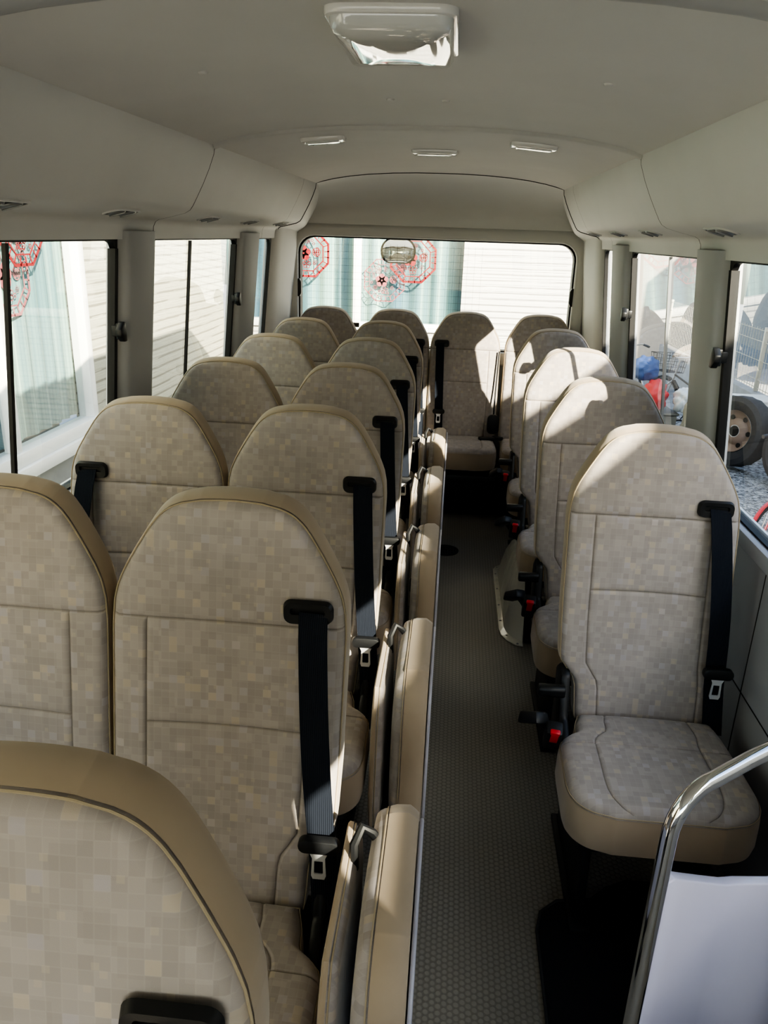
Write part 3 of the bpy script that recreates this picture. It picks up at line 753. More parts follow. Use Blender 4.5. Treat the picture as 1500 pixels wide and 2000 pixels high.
for x, y, w, lab in ((-.49, 2.90, .155, 'left small flat white lamp behind the ceiling rib'), (-.12, 3.37, .185, 'middle small white lamp behind the ceiling rib, bright edge'), (.235, 2.95, .165, 'right small flat white lamp behind the ceiling rib')):
    z = zc(x); sl = math.atan((zc(x + .05) - zc(x - .05)) / .1)
    r = empty('ceiling_lamp', (x, y, z), lab, 'lamp', 'small lamps on the rear ceiling', rot=(0, -sl, 0))
    mb = MB(); mb.prism(rrect(w, .11, .02, 4), .004, -.014, 'xy', top=.94); mb.build('lamp_frame', 'lamp_plastic', r, bevel=.003)
    mb = MB(); mb.prism(rrect(w * .78, .075, .015, 4), -.012, -.018, 'xy', top=.95); mb.build('diffuser', 'lamp_lens', r, bevel=.002)
for (x, y), lab in zip(((-.124, 1.693), (-.193, 2.14), (-.055, 2.146), (.282, 1.79), (-.543, 1.74)),
                       ('small round ceiling plug just behind the big lamp', 'left one of the two close-set ceiling plugs', 'right one of the two close-set ceiling plugs', 'round ceiling plug on the right of the lining', 'round ceiling plug on the left of the lining')):
    mb = MB(); mb.prism(circle(.011, 16), 0, -.005, 'xy', top=.8)
    o = mb.build('ceiling_plug', 'head_lining', bevel=.001); o.location = (x, y, zc(x) + .001); setp(o, lab, 'plug', 'plugs in the ceiling lining')
# air outlets under the ducts
for side in (-1, 1):
    for i, y in enumerate((1.62, 2.22, 3.02, 3.62, 4.25)):
        u = .812; z = interp([(.778, 1.699), (.82, 1.688), (.868, 1.677)], u)
        r = empty('air_outlet', (XC + side * u, y, z), '%s air outlet under the %s duct, %s' % ('grey double-louvre', 'left' if side < 0 else 'right', ('nearest the camera', 'second from the camera', 'third from the camera', 'fourth from the camera', 'at the rear end')[i]), 'air vent', 'air outlets under the ducts', rot=(0, -side * -.24, 0))
        mb = MB(); ring_o = rrect(.062, .17, .03, 5); ring_i = rrect(.050, .155, .024, 5); n = len(ring_o); vs = []
        for lp, zz in ((ring_o, .002), (ring_o, -.004), (ring_i, -.004), (ring_i, .001)):
            vs += [(a, c, zz) for a, c in lp]
        mb.add(vs, [(q * n + i2, q * n + (i2 + 1) % n, (q + 1) * n + (i2 + 1) % n, (q + 1) * n + i2) for q in range(3) for i2 in range(n)]); mb.build('bezel', 'trim_grey', r)
        mb = MB(); mb.prism(ring_i, -.001, -.002, 'xy'); mb.build('outlet_opening', 'rubber', r)
        for dy in (-.035, .035):
            mb = MB(); mb.prism(circle(.026, 16, 0, dy), -.002, -.007, 'xy', top=.85); mb.box((0, dy, -.008), (.046, .006, .004)); mb.build('nozzle', 'alu', r, bevel=.001)
# mirror outside the rear window, seen through it
r = empty('rear_view_mirror', (-.400, 5.35, 1.545), 'oval under-view mirror hanging outside the rear window', 'mirror')
mo = [(a, c) for a, c in rrect(.240, .165, .07, 8)]
mo = [(a * (1 - .10 * (c < 0) * abs(c) / .07), c + .012 * (1 - (a / .106) ** 2)) for a, c in mo]
mb = MB(); mb.prism(mo, .0, .03, 'xz', top=.8); mb.build('housing', 'black_plastic', r, bevel=.006)
mb = MB(); n = len(mo); lay = [(.87, -.002), (.7, -.014), (.4, -.022), (.1, -.026)]
for k, y in lay:
    for a, c in mo: mb.v.append((a * k, y, c * k))
for j in range(3):
    for i in range(n): mb.f.append((j * n + i, j * n + (i + 1) % n, (j + 1) * n + (i + 1) % n, (j + 1) * n + i)); mb.m.append(0)
mb.f.append(tuple(3 * n + i for i in range(n))); mb.m.append(0); mb.build('mirror_glass', 'mirror', r, smooth=80)
mb = MB(); mb.tube([(0, .02, .06), (-.02, .0, .12), (-.03, -.02, .25), (-.03, -.12, .42)], .007, 8); mb.build('stem', 'black_plastic', r)

# ------------------------------------------------------------------ partition and chrome rail by the step
def rl(s_, z, o=0): return (.384 + s_ * .86 - o * .5, 1.0 + s_ * .50 + o * .86, z)
pts = [rl(-.004, .0), rl(-.004, .3), rl(-.002, .6), rl(0, .78)]
for k in range(1, 9):
    a = k / 8 * PI / 2; pts.append(rl(.075 * (1 - math.cos(a)), .78 + .085 * math.sin(a)))
pts += [rl(.15, .880), rl(.30, .900), rl(.50, .922)]
r = empty('grab_rail', rl(0, 0), 'bent chrome grab rail in the lower right corner', 'rail')
ox, oy, oz = r.location
mb = MB(); mb.tube([(p[0] - ox, p[1] - oy, p[2] - oz) for p in pts], .0135, 14); mb.build('tube', 'chrome', r)
mb = MB(); mb.prism(circle(.03, 20), 0, .012, 'xy'); mb.build('foot_flange', 'chrome', r, bevel=.002)
pr = empty('partition_panel', rl(.25, 0), 'glossy pale lilac partition panel below the chrome rail', 'panel')
ox, oy, oz = pr.location
mb = MB(); S = [(.016, .0), (.022, 0), (.035, 0), (.062, 0), (.114, .0), (.169, .0), (.20, -.003), (.23, -.014), (.26, -.028), (.29, -.036), (.33, -.036), (.40, -.02), (.50, 0)]
zt_ = [.660, .676, .680, .666, .640, .613, .606, .604, .605, .61, .62, .63, .64]
n = len(S)
for z_i in range(2):
    for (s_, o_), zt0 in zip(S, zt_):
        p = rl(s_, zt0 if z_i else .01, o_); mb.v.append((p[0] - ox, p[1] - oy, p[2] - oz))
for z_i in range(2):
    for (s_, o_), zt0 in zip(S, zt_):
        p = rl(s_, zt0 if z_i else .01, o_ + .022); mb.v.append((p[0] - ox, p[1] - oy, p[2] - oz))
for i in range(n - 1):
    mb.f += [(i, i + 1, n + i + 1, n + i), (2 * n + i, 3 * n + i, 3 * n + i + 1, 2 * n + i + 1), (n + i, n + i + 1, 3 * n + i + 1, 3 * n + i), (i, 2 * n + i, 2 * n + i + 1, i + 1)]; mb.m += [0] * 4
mb.f += [(0, n, 3 * n, 2 * n), (n - 1, 3 * n - 1, 4 * n - 1, 2 * n - 1)]; mb.m += [0, 0]
mb.build('panel', 'panel_white', pr, smooth=50, bevel=.003)
# ------------------------------------------------------------------ things on the floor
mo = [(.30, 1.02), (.30, 1.50), (.315, 1.56), (.36, 1.60), (.45, 1.615), (.50, 1.66), (.56, 1.69), (.80, 1.69), (.80, .95), (.33, .95)]
mb = MB(); mb.prism(mo, .001, .012, 'xy'); o = setp(mb.build('floor_mat', 'mat_carpet', bevel=.004), 'black carpet mat with a raised edge before the front right seat', 'mat')
e = MB(); e.tube([(x, y, .012) for x, y in mo[-1:] + mo[:8]], .004, 6); e.build('edge_binding', 'tyre_rubber', o)
# buckle on a stalk at the lower picture edge
r = empty('seatbelt_buckle', (.30, 1.10, 0), 'black buckle with red button on the floor at the lower picture edge', 'buckle')
mb = MB(); mb.tube([(0, 0, .01), (.0, -.01, .10), (.005, -.03, .18)], .011, 8); mb.build('stalk', 'black_plastic', r)
mb = MB(); mb.box((.008, -.045, .225), (.034, .03, .085), Matrix.Rotation(.5, 3, 'X')); mb.build('buckle_body', 'black_plastic', r, bevel=.006)
mb = MB(); mb.box((.008, -.066, .235), (.02, .012, .05), Matrix.Rotation(.5, 3, 'X')); mb.build('release_button', 'red_button', r, bevel=.003)
# cream wheel-arch cover
r = empty('wheel_arch_cover', (.30, 3.4, 0), 'cream painted metal cover bulging from the floor under the right seats', 'cover')
def arc_out(k): return [(x * k, y) for x, y in ((0, -.30), (.03, -.39), (.10, -.43), (.48, -.43), (.48, .43), (.12, .43), (.06, .40), (.015, .33))]
fl = [(-.02, .36), (-.02, -.30), (-.012, -.35), (.01, -.395), (.045, -.43), (.078, -.44), (.078, .44), (.03, .43), (-.005, .40)]
mb = MB(); mb.prism(fl, .001, .007, 'xy'); f_ = mb.build('flange', 'cream_paint', r, bevel=.002)
mb = MB()
lay = [(.0, .0), (.012, .03), (.035, .08), (.07, .15), (.12, .205), (.18, .235)]
for d, z in lay:
    for x, y in fl: mb.v.append((min(x + .022 + d * .45, .078), y * (1 - .08 - d * 1.2), z))
n = len(fl)
for j in range(len(lay) - 1):
    for i in range(n): mb.f.append((j * n + i, j * n + (i + 1) % n, (j + 1) * n + (i + 1) % n, (j + 1) * n + i)); mb.m.append(0)
mb.f.append(tuple((len(lay) - 1) * n + i for i in range(n))); mb.m.append(0)
mb.build('hump', 'cream_paint', r, bevel=.008, smooth=60)
for (x, y) in ((-.008, .30), (-.008, .12), (-.008, -.06), (-.008, -.22), (.012, -.355), (.055, -.425), (.002, .385)):
    mb = MB(); mb.prism(circle(.006, 10, x, y), .006, .010, 'xy', top=.7); mb.build('screw', 'screw', r)
# round grille on the floor
r = empty('floor_grille', (.025, 3.99, 0), 'round dark grille set in the aisle floor', 'grille')
mb = MB(); mb.prism(circle(.075, 28), .0005, .005, 'xy'); d = mb.build('disc', 'rubber', r)
mb = MB()
for k in range(-4, 5):
    w = math.sqrt(max(0, .068 ** 2 - (k * .015) ** 2)) * 2
    mb.box((k * .015, 0, .006), (.004, w, .003)); mb.box((0, k * .015, .006), (w, .004, .003))
mb.build('grating', 'dark_metal', r)

# ------------------------------------------------------------------ outdoors
G = -.75
mb = MB(); mb.box((0, 6, G - .05), (60, 60, .1)); setp(struct(mb.build('ground', 'concrete')), None)
mb = MB(); mb.box((2.75, 7.4, G + .005), (2.0, 9.0, .02)); setp(mb.build('gravel_bed', 'gravel'), 'strip of grey gravel beside the bus on the right', 'gravel', kind='stuff')
# left house
hx = -2.5
lh = empty('house', (hx, 5, G), 'white sided house with a tall curtained window, left of the bus', 'house')
def hb(mb, x0, x1, y0, y1, z0, z1): mb.box(((x0 + x1) / 2 - hx, (y0 + y1) / 2 - 5, (z0 + z1) / 2 - G), (x1 - x0, y1 - y0, z1 - z0))
mb = MB()
hb(mb, hx - .15, hx, 5.18, 8.38, -.2, 4.2); hb(mb, hx - .15, hx, 1.0, 5.16, 2.35, 4.2); hb(mb, hx - .15, hx, -6, 1.0, -.2, 4.2)
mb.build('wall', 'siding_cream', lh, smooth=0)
mb = MB(); hb(mb, hx - .15, hx + .03, -6, 8.36, G, -.2); hb(mb, hx - .15, hx + .02, 1.0, 5.16, -.2, .22); mb.build('foundation', 'concrete', lh)
mb = MB(); hb(mb, hx - .09, hx + .02, 5.10, 5.175, .22, 2.4); hb(mb, hx - .09, hx + .06, 1.0, 5.19, .22, .30); hb(mb, hx - .09, hx + .035, 1.0, 5.17, .30, .385)
hb(mb, hx - .09, hx + .04, 1.0, 5.17, 2.3, 2.4); hb(mb, hx - .06, hx + .02, 4.10, 4.16, .385, 2.3); hb(mb, hx - .09, hx + .04, .95, 1.05, .22, 2.4); hb(mb, hx - .06, hx + .02, 2.6, 2.68, .385, 2.3)
f_ = mb.build('window_frame', 'white_frame', lh, bevel=.006)
mb = MB(); mb.add([(-.04, y - 5, z - G) for y, z in ((1.0, .38), (5.10, .38), (5.10, 2.32), (1.0, 2.32))], [(0, 1, 2, 3)]); mb.build('pane', 'house_glass', f_, smooth=0)
def curtain_mesh(axis, a, b_, fixed, z0, z1, amp=.03, per=.16):
    mb = MB(); n = int((b_ - a) / per * 8)
    for z in (z0, z1):
        for k in range(n + 1):
            s_ = a + (b_ - a) * k / n
            d = amp * math.sin(2 * PI * (s_ + .04 * math.sin(s_ * 5)) / per) + .02 * math.sin(s_ * 3.1)
            mb.v.append((fixed + d, s_, z) if axis == 1 else (s_, fixed + d, z))
    for k in range(n): mb.f.append((k, k + 1, n + 2 + k, n + 1 + k)); mb.m.append(0)
    return mb
mb = curtain_mesh(1, 1.1, 5.165, hx - .130, .39, 2.28, amp=.014); setp(mb.build('curtain', 'curtain_y', smooth=80), 'pale mint striped curtain in the left house window', 'curtain')
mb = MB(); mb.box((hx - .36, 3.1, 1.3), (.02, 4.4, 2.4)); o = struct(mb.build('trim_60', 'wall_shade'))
mb = MB(); mb.tube([(hx + .05, 5.62, -.6), (hx + .05, 5.62, 4.0)], .03, 10)
setp(mb.build('downpipe', 'white_frame'), 'slim downpipe on the left house wall', 'pipe') if False else None
# rear house
ry = 8.4
rh = empty('house', (0, ry, G), 'white ribbed house wall with a curtained window, behind the rear window', 'house')
def rb(mb, x0, x1, y0, y1, z0, z1): mb.box(((x0 + x1) / 2, (y0 + y1) / 2 - ry, (z0 + z1) / 2 - G), (x1 - x0, y1 - y0, z1 - z0))
mb = MB(); rb(mb, .055, 1.75, ry, ry + .15, G, 4.2); rb(mb, -2.46, .055, ry, ry + .15, 2.6, 4.2); rb(mb, -2.46, .055, ry, ry + .15, G, .70)
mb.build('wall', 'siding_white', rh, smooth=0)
mb = MB(); rb(mb, 1.60, 1.75, ry + .15, ry + 3, G, 4.2); mb.build('side_wall', 'siding_cream', rh, smooth=0)
mb = MB(); rb(mb, -1.09, -1.01, ry - .03, ry + .06, .70, 2.6); rb(mb, -2.46, .055, ry - .03, ry + .08, .68, .76); rb(mb, -2.46, .055, ry - .03, ry + .08, 2.52, 2.62)
f_ = mb.build('window_frame', 'white_frame', rh, bevel=.006)
mb = MB(); mb.add([(x, .05, z - G) for x, z in ((-2.46, .72), (.055, .72), (.055, 2.58), (-2.46, 2.58))], [(0, 1, 2, 3)]); mb.build('pane', 'house_glass', f_, smooth=0)
mb = curtain_mesh(0, -2.5, .05, ry + .20, .72, 2.6, per=.2); setp(mb.build('curtain', 'curtain_x', smooth=80), 'blue and mint striped curtain in the window behind the bus', 'curtain')
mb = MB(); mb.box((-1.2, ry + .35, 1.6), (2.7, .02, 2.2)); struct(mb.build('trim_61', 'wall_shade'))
# red paper cuttings on the panes, pink sheets coloured as their reflections
def sticker(r_, mat, seed=0, thin=1.0):
    mb = MB(); T = .0025
    def poly(pts): mb.prism(pts, -T, 0, 'xz')
    def octo(R): return [(R * math.cos(PI / 8 + k * PI / 4), R * math.sin(PI / 8 + k * PI / 4)) for k in range(8)]
    def ringp(R1, R2, shape):
        A, B = shape(R1), shape(R2); n = len(A); vs = [(a, y, c) for lp, y in ((A, 0), (B, 0), (B, -T), (A, -T)) for a, c in lp]
        mb.add(vs, [(q * n + i, q * n + (i + 1) % n, ((q + 1) % 4) * n + (i + 1) % n, ((q + 1) % 4) * n + i) for q in range(4) for i in range(n)])
    ringp(r_, r_ * (1 - .09 * thin), octo); ringp(r_ * .75, r_ * (.75 - .045 * thin), octo)
    for k in range(24):
        a = 2 * PI * k / 24 + .1
        c_, s_ = math.cos(a), math.sin(a); w = r_ * .016
        poly([(r_ * .73 * c_ - w * s_, r_ * .73 * s_ + w * c_), (r_ * .73 * c_ + w * s_, r_ * .73 * s_ - w * c_), (r_ * .93 * c_ + w * s_, r_ * .93 * s_ - w * c_), (r_ * .93 * c_ - w * s_, r_ * .93 * s_ + w * c_)])
    ci = lambda R: circle(R, 14)
    def flower(cx, cy, R, solid=True):
        for k in range(5):
            a = PI / 2 + k * 2 * PI / 5
            if solid: poly(circle(R * .46, 10, cx + R * .55 * math.cos(a), cy + R * .55 * math.sin(a)))
            else:
                A = circle(R * .44, 10, cx + R * .55 * math.cos(a), cy + R * .55 * math.sin(a)); B = circle(R * .30, 10, cx + R * .55 * math.cos(a), cy + R * .55 * math.sin(a)); n = 10
                mb.add([(p[0], y, p[1]) for lp, y in ((A, 0), (B, 0)) for p in lp], [(i, (i + 1) % n, n + (i + 1) % n, n + i) for i in range(n)])
        if solid: poly(circle(R * .4, 10, cx, cy))
    flower(-r_ * .12, 0, r_ * .30); flower(-r_ * .30, r_ * .42, r_ * .14, False); flower(r_ * .05, r_ * .48, r_ * .11, False)
    flower(0, -r_ * .42, r_ * .18, False); flower(-r_ * .42, -r_ * .30, r_ * .10, False); flower(r_ * .35, -r_ * .32, r_ * .09, False)
    cx, cy, R = r_ * .40, r_ * .05, r_ * .17
    for w in (.0,):
        A, B = circle(R, 16, cx, cy), circle(R * .82, 16, cx, cy)
        mb.add([(p[0], y, p[1]) for lp, y in ((A, 0), (B, 0)) for p in lp], [(i, (i + 1) % 16, 16 + (i + 1) % 16, 16 + i) for i in range(16)])
    for dx in (-.5, 0, .5): poly([(cx + R * (dx - .13), cy - R * .6), (cx + R * (dx + .13), cy - R * .6), (cx + R * (dx + .13), cy + R * .6), (cx + R * (dx - .13), cy + R * .6)])
    poly([(cx - R * .7, cy - R * .1), (cx + R * .7, cy - R * .1), (cx + R * .7, cy + R * .1), (cx - R * .7, cy + R * .1)])
    for k in range(9):   # scrolls
        a = random.uniform(0, 2 * PI); q = random.uniform(.45, .62) * r_
        cx, cy = q * math.cos(a), q * math.sin(a); R = r_ * .06
        A, B = circle(R, 8, cx, cy), circle(R * .6, 8, cx, cy)
        mb.add([(p[0], y, p[1]) for lp, y in ((A, 0), (B, 0)) for p in lp], [(i, (i + 1) % 8, 8 + (i + 1) % 8, 8 + i) for i in range(8)])
    return mb.build('paper_cutting', mat, smooth=0)
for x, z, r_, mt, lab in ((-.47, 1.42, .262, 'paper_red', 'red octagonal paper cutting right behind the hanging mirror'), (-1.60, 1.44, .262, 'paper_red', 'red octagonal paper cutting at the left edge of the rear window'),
                      (-.77, 1.19, .235, 'pink_reflection', 'painted pink reflection of a paper cutting below left of the hanging mirror')):
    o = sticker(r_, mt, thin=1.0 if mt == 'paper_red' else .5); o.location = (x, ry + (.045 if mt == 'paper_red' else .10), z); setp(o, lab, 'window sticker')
for y, z, r_, mt, lab in ((4.52, 1.66, .27, 'paper_red', 'red paper cutting at the top of the left house window'), (4.42, 1.36, .25, 'pink_reflection', 'painted pink reflection of a paper cutting below the red one on the left house window')):
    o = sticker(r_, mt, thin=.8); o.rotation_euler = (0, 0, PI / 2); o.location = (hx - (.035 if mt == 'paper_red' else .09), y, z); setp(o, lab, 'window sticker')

# right side yard: low block wall, wire fence, tyres, bicycles, clutter
mb = MB(); mb.box((4.0, 10.5, -.45), (.16, 9.6, .6)); setp(mb.build('block_wall', 'concrete', bevel=.01), 'low concrete block wall in the right yard', 'wall')
r = empty('wire_fence', (4.0, 10.5, -.11), 'pale welded wire fence on top of the low block wall', 'fence')
mb = MB()
for k in range(98): 
    y = -4.7 + k * .0965; mb.box((0, y, .38), (.005, .005, .78))
for z in (.02, .12, .36, .60, .74): mb.box((.0, 0, z), (.007, 9.5, .007))
mb.build('wire_mesh', 'fence_wire', r, smooth=0)
for y in (-4.7, -2.35, 0, 2.35, 4.7):
    mb = MB(); mb.box((.01, y, .38), (.05, .05, .82)); mb.build('post', 'fence_wire', r, bevel=.004)
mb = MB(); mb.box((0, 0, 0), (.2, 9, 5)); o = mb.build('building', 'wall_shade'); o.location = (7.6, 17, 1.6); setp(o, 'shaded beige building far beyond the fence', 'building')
rr = empty('shed', (3.8, 18.5, G), 'small shed with a red roof edge beyond the clutter', 'shed')
mb2 = MB(); mb2.box((0, 0, 1.3), (3.2, 2.4, 2.6)); mb2.build('wall', 'wall_shade', rr)
mb2 = MB(); mb2.prism([(-1.9, 2.55), (1.9, 2.55), (1.9, 2.75), (0, 3.5), (-1.9, 2.75)], -1.5, 1.3, 'xz'); mb2.build('roof', 'roof_red', rr)
def tyre(name_loc, rotz, lab, tilt=0.12):
    r = empty('truck_tyre', name_loc, lab, 'tyre', rot=(0, tilt, rotz))
    R1, w = .40, .12   # axis along local x
    prof = [(-.07, .23), (-.10, .27), (-.12, .33), (-.105, .385), (-.085, .40), (.085, .40), (.105, .385), (.12, .33), (.10, .27), (.07, .23)]
    mb = MB(); n = 40
    for k in range(n):
        a = 2 * PI * k / n
        for x, q in prof:
            qq = q - (.010 if (k % 2 and q > .39) else 0); mb.v.append((x, qq * math.cos(a), qq * math.sin(a)))
    m_ = len(prof)
    for k in range(n):
        for i in range(m_ - 1): mb.f.append((k * m_ + i, k * m_ + i + 1, ((k + 1) % n) * m_ + i + 1, ((k + 1) % n) * m_ + i)); mb.m.append(0)
    mb.build('tread', 'tyre_rubber', r, smooth=30)
    mb = MB(); holes = []
    disc = [(-.085, .235), (-.06, .22), (-.03, .19), (-.02, .15), (-.05, .12), (-.055, .07)]
    for k in range(n):
        a = 2 * PI * k / n
        for x, q in disc: mb.v.append((x, q * math.cos(a), q * math.sin(a)))
    m_ = len(disc)
    for k in range(n):
        for i in range(m_ - 1):
            mb.f.append((k * m_ + i, k * m_ + i + 1, ((k + 1) % n) * m_ + i + 1, ((k + 1) % n) * m_ + i)); mb.m.append(0)
    rim = mb.build('rim', 'rust_steel', r, smooth=50)
    for k in range(6):
        a = k * PI / 3; mb = MB(); mb.prism(circle(.028, 12, .168 * math.cos(a), .168 * math.sin(a)), -.034, -.026, 'yz'); mb.build('rim_hole', 'rubber', rim)
    mb = MB(); mb.prism(circle(.06, 16), -.056, -.05, 'yz'); mb.build('hub_hole', 'rubber', rim)
    return r
tyre((3.25, 8.80, G + .42), .55, 'worn truck tyre with rusty holed rim leaning in the right yard', .15)
tyre((3.60, 7.95, G + .42), .45, 'second truck tyre standing to the right of the rusty rimmed one', .1)
def bike(loc, rotz, frame, lab, basket=True, group='parked bicycles'):
    r = empty('bicycle', loc, lab, 'bicycle', rot=(.06, 0, rotz))
    R0 = .31
    for x in (-.50, .50):
        mb = MB(); pts = [(x + R0 * math.cos(2 * PI * k / 32), 0, R0 + R0 * math.sin(2 * PI * k / 32)) for k in range(33)]
        mb.tube(pts, .018, 8, caps=False); wv_ = mb.build('wheel', 'rubber', r)
        mb = MB()
        for k in range(20):
            a = 2 * PI * k / 20; mb.tube([(x, .012 * (-1) ** k, R0), (x + .30 * math.cos(a), 0, R0 + .30 * math.sin(a))], .0018, 4)
        mb.tube([(x, -.03, R0), (x, .03, R0)], .018, 10); mb.build('spokes', 'bike_silver', wv_)
    A, B, C_, D = (-.50, 0, .31), (-.10, 0, .28), (-.20, 0, .72), (.36, 0, .76)
    mb = MB(); mb.tube([B, C_], .016, 8); mb.tube([B, (.33, 0, .62)], .018, 8); mb.tube([A, B], .010, 8); mb.tube([A, (-.18, 0, .64)], .009, 8); mb.tube([(-.17, 0, .56), (.34, 0, .70)], .013, 8); mb.build('frame', frame, r)
    mb = MB(); mb.tube([(.50, .03, .31), (.41, .03, .56), (.36, 0, .62), (.31, 0, .80), (.30, 0, .92)], .012, 8); mb.tube([(.50, -.03, .31), (.41, -.03, .56), (.36, 0, .62)], .012, 8); mb.build('fork', 'bike_silver', r)
    mb = MB(); mb.tube([(.14, -.28, .98), (.20, -.24, .99), (.30, -.08, .93), (.30, .08, .93), (.20, .24, .99), (.14, .28, .98)], .011, 8); hbr = mb.build('handlebar', 'bike_silver', r)
    for s_ in (-1, 1): MB().tube([(.08, s_ * .31, .97), (.17, s_ * .26, .985)], .017, 8).build('grip', 'bike_black', hbr)
    mb = MB(); mb.prism([(-.36, -.07), (-.34, .07), (-.22, .04), (-.08, .015), (-.08, -.015), (-.22, -.04)], .76, .82, 'xy'); mb.build('saddle', 'bike_black', r, bevel=.012)
    MB().tube([(-.20, 0, .70), (-.215, 0, .78)], .012, 8).build('seat_post', 'bike_silver', r)
    mb = MB(); mb.tube([(-.10, -.07, .28), (-.10, .07, .28)], .02, 8); mb.tube([(-.10, .07, .28), (-.02, .08, .16)], .008, 6); mb.tube([(-.10, -.07, .28), (-.18, -.08, .40)], .008, 6); mb.box((-.02, .12, .16), (.08, .08, .02)); mb.box((-.18, -.12, .40), (.08, .08, .02)); mb.build('crank', 'bike_black', r)
    mb = MB(); mb.tube([(.5 + .345 * math.cos(a), 0, .31 + .345 * math.sin(a)) for a in [math.radians(20 + k * 13) for k in range(10)]], .014, 6); mb.tube([(-.5 + .345 * math.cos(a), 0, .31 + .345 * math.sin(a)) for a in [math.radians(20 + k * 14) for k in range(12)]], .014, 6); mb.build('mudguard', frame, r)
    if basket:
        mb = MB()
        for k in range(9):
            t = k / 8
            for z_ in (0, 1): pass
            mb.tube([(.36 + .30 * t, -.15, .72), (.35 + .33 * t, -.18, .95)], .0025, 4); mb.tube([(.36 + .30 * t, .15, .72), (.35 + .33 * t, .18, .95)], .0025, 4)
            mb.tube([(.66, -.15 + .30 * t, .72), (.68, -.18 + .36 * t, .95)], .0025, 4); mb.tube([(.36, -.15 + .30 * t, .72), (.35, -.18 + .36 * t, .95)], .0025, 4)
            mb.tube([(.36 + .30 * t, -.15, .72), (.36 + .30 * t, .15, .72)], .0025, 4)
        for z_ in (0, .33, .66, 1):
            q = .02 * z_; mb.tube([(.36 - q, -.15 - q * 1.5, .72 + .23 * z_), (.66 + q, -.15 - q * 1.5, .72 + .23 * z_), (.66 + q, .15 + q * 1.5, .72 + .23 * z_), (.36 - q, .15 + q * 1.5, .72 + .23 * z_), (.36 - q, -.15 - q * 1.5, .72 + .23 * z_)], .004, 5)
        mb.build('basket', 'bike_black', r)
    return r
bike((3.10, 10.35, G), 2.0, 'bike_black', 'black bicycle with wire front basket, behind the right two-pane window')
bike((2.45, 11.35, G), 1.7, 'bike_silver', 'silver bicycle standing upright behind the heap of bags')
bike((2.55, 5.75, G), .9, 'bike_red', 'red bicycle on the gravel at the right picture edge', basket=False)
def blob(loc, sc, mat, name, lab, cat, seed, group=None):
    rnd = random.Random(seed); bm = bmesh.new(); bmesh.ops.create_icosphere(bm, subdivisions=4, radius=1)
    ph = [(rnd.uniform(2, 6), rnd.uniform(2, 6), rnd.uniform(0, 6)) for _ in range(6)]
    for v in bm.verts:
        p = v.co.copy(); k = 1
        for a, b2, c in ph: k += .055 * math.sin(a * p.x * 2 + c) * math.cos(b2 * p.z * 2 + p.y * a)
        v.co = Vector((p.x * sc[0], p.y * sc[1], max(p.z, -.75) * sc[2])) * k
    me = bpy.data.meshes.new(name); bm.to_mesh(me); bm.free(); me.materials.append(M[mat]); me.polygons.foreach_set('use_smooth', [True] * len(me.polygons))
    o = link(name, me); o.location = loc; setp(o, lab, cat, group); return o
blob((2.47, 9.55, G + .64), (.16, .16, .20), 'bag_red', 'plastic_bag', 'crumpled red bag in the heap behind the right two-pane window', 'bag', 1)
blob((2.36, 9.72, G + .93), (.17, .15, .16), 'bag_blue', 'plastic_bag', 'dark blue bag on top of the heap in the right yard', 'bag', 2)
blob((2.14, 9.36, G + .62), (.13, .12, .13), 'bag_yellow', 'plastic_bag', 'small yellow bag low at the left of the heap', 'bag', 3)
blob((2.80, 9.40, G + .62), (.13, .14, .16), 'bag_clear', 'plastic_bag', 'pale clear bag at the right of the red bag', 'bag', 4)
blob((1.93, 9.98, G + .70), (.15, .14, .30), 'bag_clear', 'plastic_bag', 'tall translucent bag at the left back of the heap', 'bag', 5)
mb = MB(); mb.box((0, 0, .22), (.62, .60, .44)); mb.box((0, 0, .455), (.66, .64, .03)); o = mb.build('storage_crate', 'tarp_grey', bevel=.02); o.location = (2.40, 9.65, G); o.rotation_euler[2] = .1; setp(o, 'grey green storage crate under the heap of bags', 'crate')
blob((2.75, 8.55, G + .42), (.20, .22, .50), 'tarp_grey', 'covered_bin', 'grey covered bin beside the black bicycle', 'bin', 8)
r = empty('storage_tub', (2.75, 8.0, .02), 'white tub with a green lid clip beside the block wall', 'tub')
r.location = (3.72, 9.75, G)
mb = MB(); mb.prism(rrect(.36, .40, .04), 0, .62, 'xy', top=1.1); t_ = mb.build('body', 'tub_white', r, bevel=.008)
mb = MB(); mb.prism(rrect(.42, .46, .05), .61, .64, 'xy'); mb.build('rim', 'tub_white', r, bevel=.006)
mb = MB(); mb.box((-.21, 0, .60), (.03, .09, .06)); mb.build('clip', 'plastic_green', r, bevel=.004)
mb = MB(); mb.prism(circle(.16, 20), 0, .28, 'xy', top=1.2); o = mb.build('flower_pot', 'terracotta', bevel=.01); o.location = (2.30, 7.15, G); o.location = (2.62, 7.9, G); setp(o, 'terracotta pot on the ground beside the black bicycle', 'pot')

# added wall out of view: top edge shaped to cut the low sun
mb = MB()
mb.prism([(-9, G), (2.6, G), (2.6, 2.80), (1.85, 2.87), (.90, 3.05), (.4, 3.10), (-.065, 3.146), (-.83, 3.256), (-9, 3.27)], 2.75, 2.95, 'yz')
setp(mb.build('sun_blocker_wall', 'wall_shade'), 'unseen wall with sloping top, added beside the entrance side to cut the sun', 'wall')

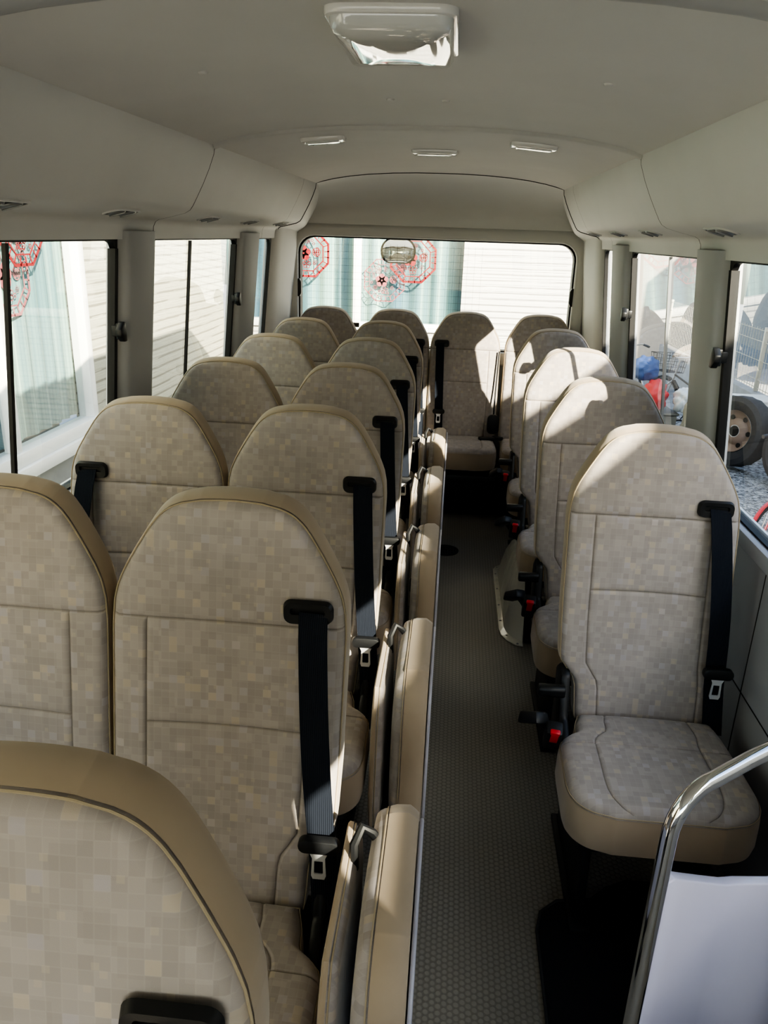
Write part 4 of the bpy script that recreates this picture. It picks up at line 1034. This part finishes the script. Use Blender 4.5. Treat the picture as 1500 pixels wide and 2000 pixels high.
mb = MB(); mb.box((0, 0, 0), (.3, 15, 4.75)); o = mb.build('building', 'wall_shade'); o.location = (6.5, 2.5, 1.62); setp(o, 'unseen long beige wall added to shade the right yard', 'building')  # unseen wall, added to keep the yard in shade
for o in COL.objects:
    if o.parent is None and o.name.split('.')[0] in ('truck_tyre', 'bicycle', 'plastic_bag', 'storage_crate', 'covered_bin', 'flower_pot', 'storage_tub'): o.location.z += .050 if o.name.startswith(('bicycle', 'covered')) else .017
# ------------------------------------------------------------------ light
w = bpy.data.worlds.new('sky'); scn.world = w; w.use_nodes = True; nt = w.node_tree
bg = nt.nodes['Background']; sky = N(nt, 'ShaderNodeTexSky'); sky.sky_type = 'NISHITA'; sky.sun_disc = False
sun_dir = Vector((-1, 1.36, -.92)).normalized()
el = math.asin(-sun_dir.z); sky.sun_elevation = el; sky.sun_rotation = math.atan2(-sun_dir.x, -sun_dir.y)
sky.altitude = 50; sky.air_density = 1.0; sky.dust_density = 1.5
hsv = N(nt, 'ShaderNodeHueSaturation'); hsv.inputs['Saturation'].default_value = 0.85; L(nt, sky.outputs[0], hsv.inputs['Color'])
L(nt, hsv.outputs[0], bg.inputs[0]); bg.inputs[1].default_value = 0.55
sd = bpy.data.lights.new('sun', 'SUN'); sd.energy = 19.0; sd.angle = math.radians(.55); sd.color = (1, .87, .69)
so = bpy.data.objects.new('sun', sd); COL.objects.link(so); so.rotation_euler = sun_dir.to_track_quat('-Z', 'Y').to_euler(); so.location = (4, -4, 6)

# ------------------------------------------------------------------ camera
yaw, pitch, roll = .0814, .347, .0331
F = Vector((-math.sin(yaw), math.cos(yaw), 0)); Rv = Vector((math.cos(yaw), math.sin(yaw), 0)); U = Vector((0, 0, 1))
F2 = F * math.cos(pitch) - U * math.sin(pitch); U2 = U * math.cos(pitch) + F * math.sin(pitch)
R3 = Rv * math.cos(roll) + U2 * math.sin(roll); U3 = U2 * math.cos(roll) - Rv * math.sin(roll)
cd = bpy.data.cameras.new('camera'); cam = bpy.data.objects.new('camera', cd); COL.objects.link(cam)
cam.matrix_world = Matrix(((R3.x, U3.x, -F2.x, 0), (R3.y, U3.y, -F2.y, 0), (R3.z, U3.z, -F2.z, 1.6546), (0, 0, 0, 1)))
cd.sensor_fit = 'VERTICAL'; cd.sensor_height = 36; cd.lens = 27.0; cd.clip_start = .02; cd.clip_end = 200
scn.camera = cam
scn.view_settings.view_transform = 'AgX'
try: scn.view_settings.look = 'AgX - High Contrast'
except Exception: pass
scn.view_settings.exposure = 0.42
scn.cycles.max_bounces = 10; scn.cycles.diffuse_bounces = 6; scn.cycles.transparent_max_bounces = 16
